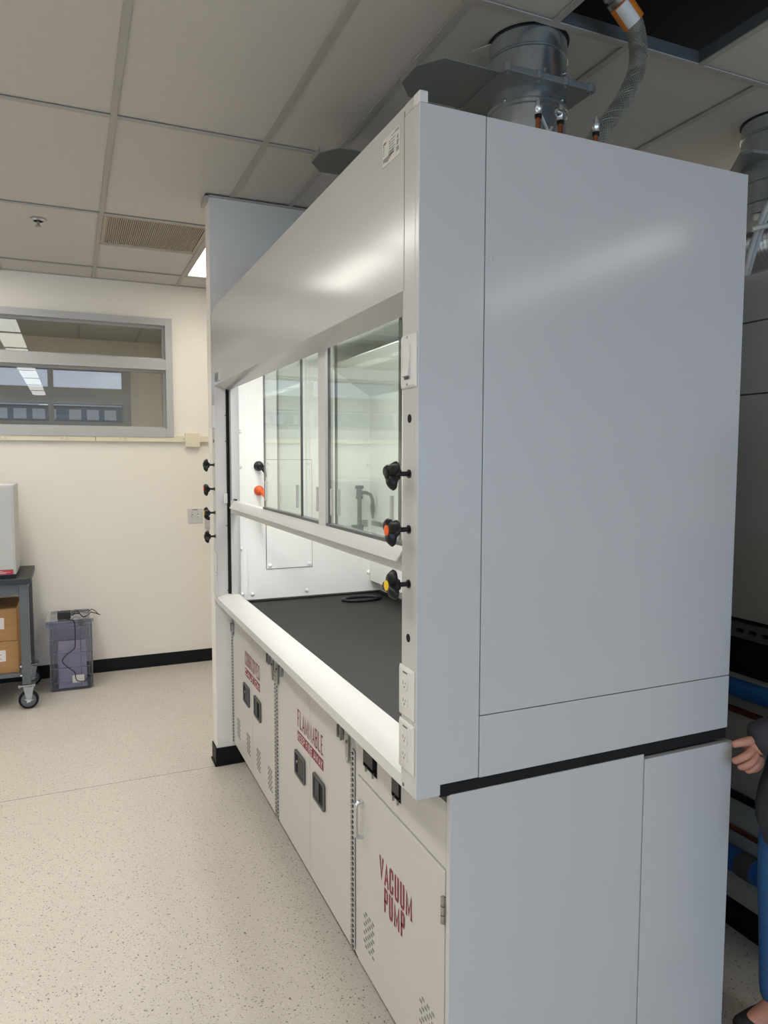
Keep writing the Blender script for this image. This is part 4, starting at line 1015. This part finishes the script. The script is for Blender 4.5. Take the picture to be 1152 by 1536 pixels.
# the gripping hand: palm and five fingers
hv = [WR, (.998, -.042, .880), (.984, -.045, .866)]
hand = [skin_mesh('palm', hv, [(0, 1), (1, 2)], [(.028, .024), (.040, .026), (.036, .022)], 'skin', body)]
def finger(pts, rs): hand.append(skin_mesh('finger', pts, [(i, i + 1) for i in range(len(pts) - 1)], rs, 'skin', body))
finger([(1.000, -.046, .896), (.976, -.044, .897), (.955, -.034, .892), (.938, -.022, .884)], [.0155, .0135, .0115, .0095])
finger([(.992, -.050, .880), (.962, -.056, .866), (.941, -.046, .853), (.935, -.030, .842)], [.0125, .0114, .0104, .0094])
finger([(.998, -.054, .864), (.972, -.062, .848), (.952, -.054, .834), (.946, -.037, .826)], [.0125, .0114, .0106, .0096])
finger([(1.008, -.054, .852), (.988, -.063, .836), (.972, -.057, .822), (.967, -.041, .815)], [.012, .011, .0102, .0092])
finger([(1.020, -.050, .848), (1.006, -.059, .833), (.993, -.055, .819), (.989, -.042, .813)], [.0108, .0098, .0092, .0084])
# one continuous figure: the hand becomes part of the body mesh
bmj = bmesh.new(); bmj.from_mesh(body.data)
for h_ in hand:
    h_.data.transform(Matrix.Translation(h_.location - Vector((0, 0, 0)))); bmj.from_mesh(h_.data); bpy.data.objects.remove(h_)
bmj.to_mesh(body.data); bmj.free()
for p in body.data.polygons: p.use_smooth = True
# clothes
jv = []; je = []; jr = []
def nj(p, r, par=None):
    jv.append(p); jr.append(r)
    if par is not None: je.append((par, len(jv) - 1))
    return len(jv) - 1
a0 = nj((PXc - .015, PYc + .015, .98), (.160, .160)); q_ = nj((PXc - .03, PYc + .035, .76), (.196, .196), a0); nj((PXc - .035, PYc + .035, .54), (.208, .208), q_)
a1 = nj((PXc - .005, PYc, 1.12), (.155, .155), a0); a2 = nj((PXc + .005, PYc, 1.28), (.150, .150), a1); a3 = nj((PXc + .01, PYc, 1.385), (.10, .12), a2); nj((PXc + .002, PYc, 1.475), (.066, .066), a3)
for arm in ([((PXc, PYc - .16, 1.365), .078), ((PXc + .03, PYc - .235, 1.22), .070), ((PXc + .02, PYc - .245, 1.08), .064), ((1.12, -.15, .975), .056), ((1.022, -.05, .902), .052), ((.990, -.036, .893), .048)],
            [((PXc + .02, PYc + .155, 1.365), .078), ((PXc + .085, PYc + .18, 1.22), .068), ((PXc + .105, PYc + .185, 1.08), .062), ((PXc + .098, PYc + .19, .93), .054), ((PXc + .08, PYc + .19, .85), .046)]):
    q = a3
    for p_, r_ in arm: q = nj(p_, r_, q)
jk = skin_mesh('jacket', jv, je, jr, 'jacket', per)
for z in (.72, .82): MB().lathe([(.007, 0), (.007, .003)], (1.085, -.05, z), (-.6, -1, 0), 12).build('snap', 'steel', jk, True)

lv_ = [(PXc - .035, PYc + .04, .90)]; le = []; lr = [.10]
for s in (-1, 1):
    q = 0
    for p_, r_ in (((PXc - .05, PYc + .05 + s * .080, .78), .088), ((PXc - .058, PYc + .05 + s * .095, .48), .070), ((PXc - .035, PYc + .05 + s * .10, .28), .068), ((PXc - .02, PYc + .05 + s * .105, .055), .066)):
        lv_.append(p_); lr.append(r_); le.append((q, len(lv_) - 1)); q = len(lv_) - 1
skin_mesh('jeans', lv_, le, lr, 'jeans', per)
skin_mesh('hair', [(PXc + .035, PYc, 1.56), (PXc + .04, PYc, 1.63), (PXc + .012, PYc, 1.70), (PXc - .045, PYc, 1.722)], [(0, 1), (1, 2), (2, 3)], [.080, .096, .104, .070], 'hair', per)
for s in (-1, 1):
    MB().lathe([(.004, -.010), (.008, -.006), (.010, 0), (.008, .005), (.004, .008)], (PXc - .092, PYc + s * .033, 1.612), (-1, 0, 0), 14).build('eye', 'white_print', per, True)
    MB().lathe([(.0045, .0), (.0045, .0088)], (PXc - .092, PYc + s * .033, 1.612), (-1, 0, 0), 12).build('iris', 'hair', per, True)
    MB().tube([(PXc - .102, PYc + s * .016, 1.630), (PXc - .102, PYc + s * .033, 1.635), (PXc - .090, PYc + s * .05, 1.629)], .004, 8).build('eyebrow', 'hair', per, True)
MB().tube([(PXc - .094, PYc - .024, 1.548), (PXc - .103, PYc, 1.549), (PXc - .094, PYc + .024, 1.548)], [.004, .006, .004], 10).build('mouth', 'copper', per, True)
for s in (-1, 1):
    skin_mesh('shoe', [((PXc - .05) + .055, (PYc + .05) + s * .11, .042), ((PXc - .05) - .03, (PYc + .05) + s * .115, .042), ((PXc - .05) - .13, (PYc + .05) + s * .12, .036)], [(0, 1), (1, 2)], [(.04, .04), (.045, .042), (.042, .03)], 'shoe', per)
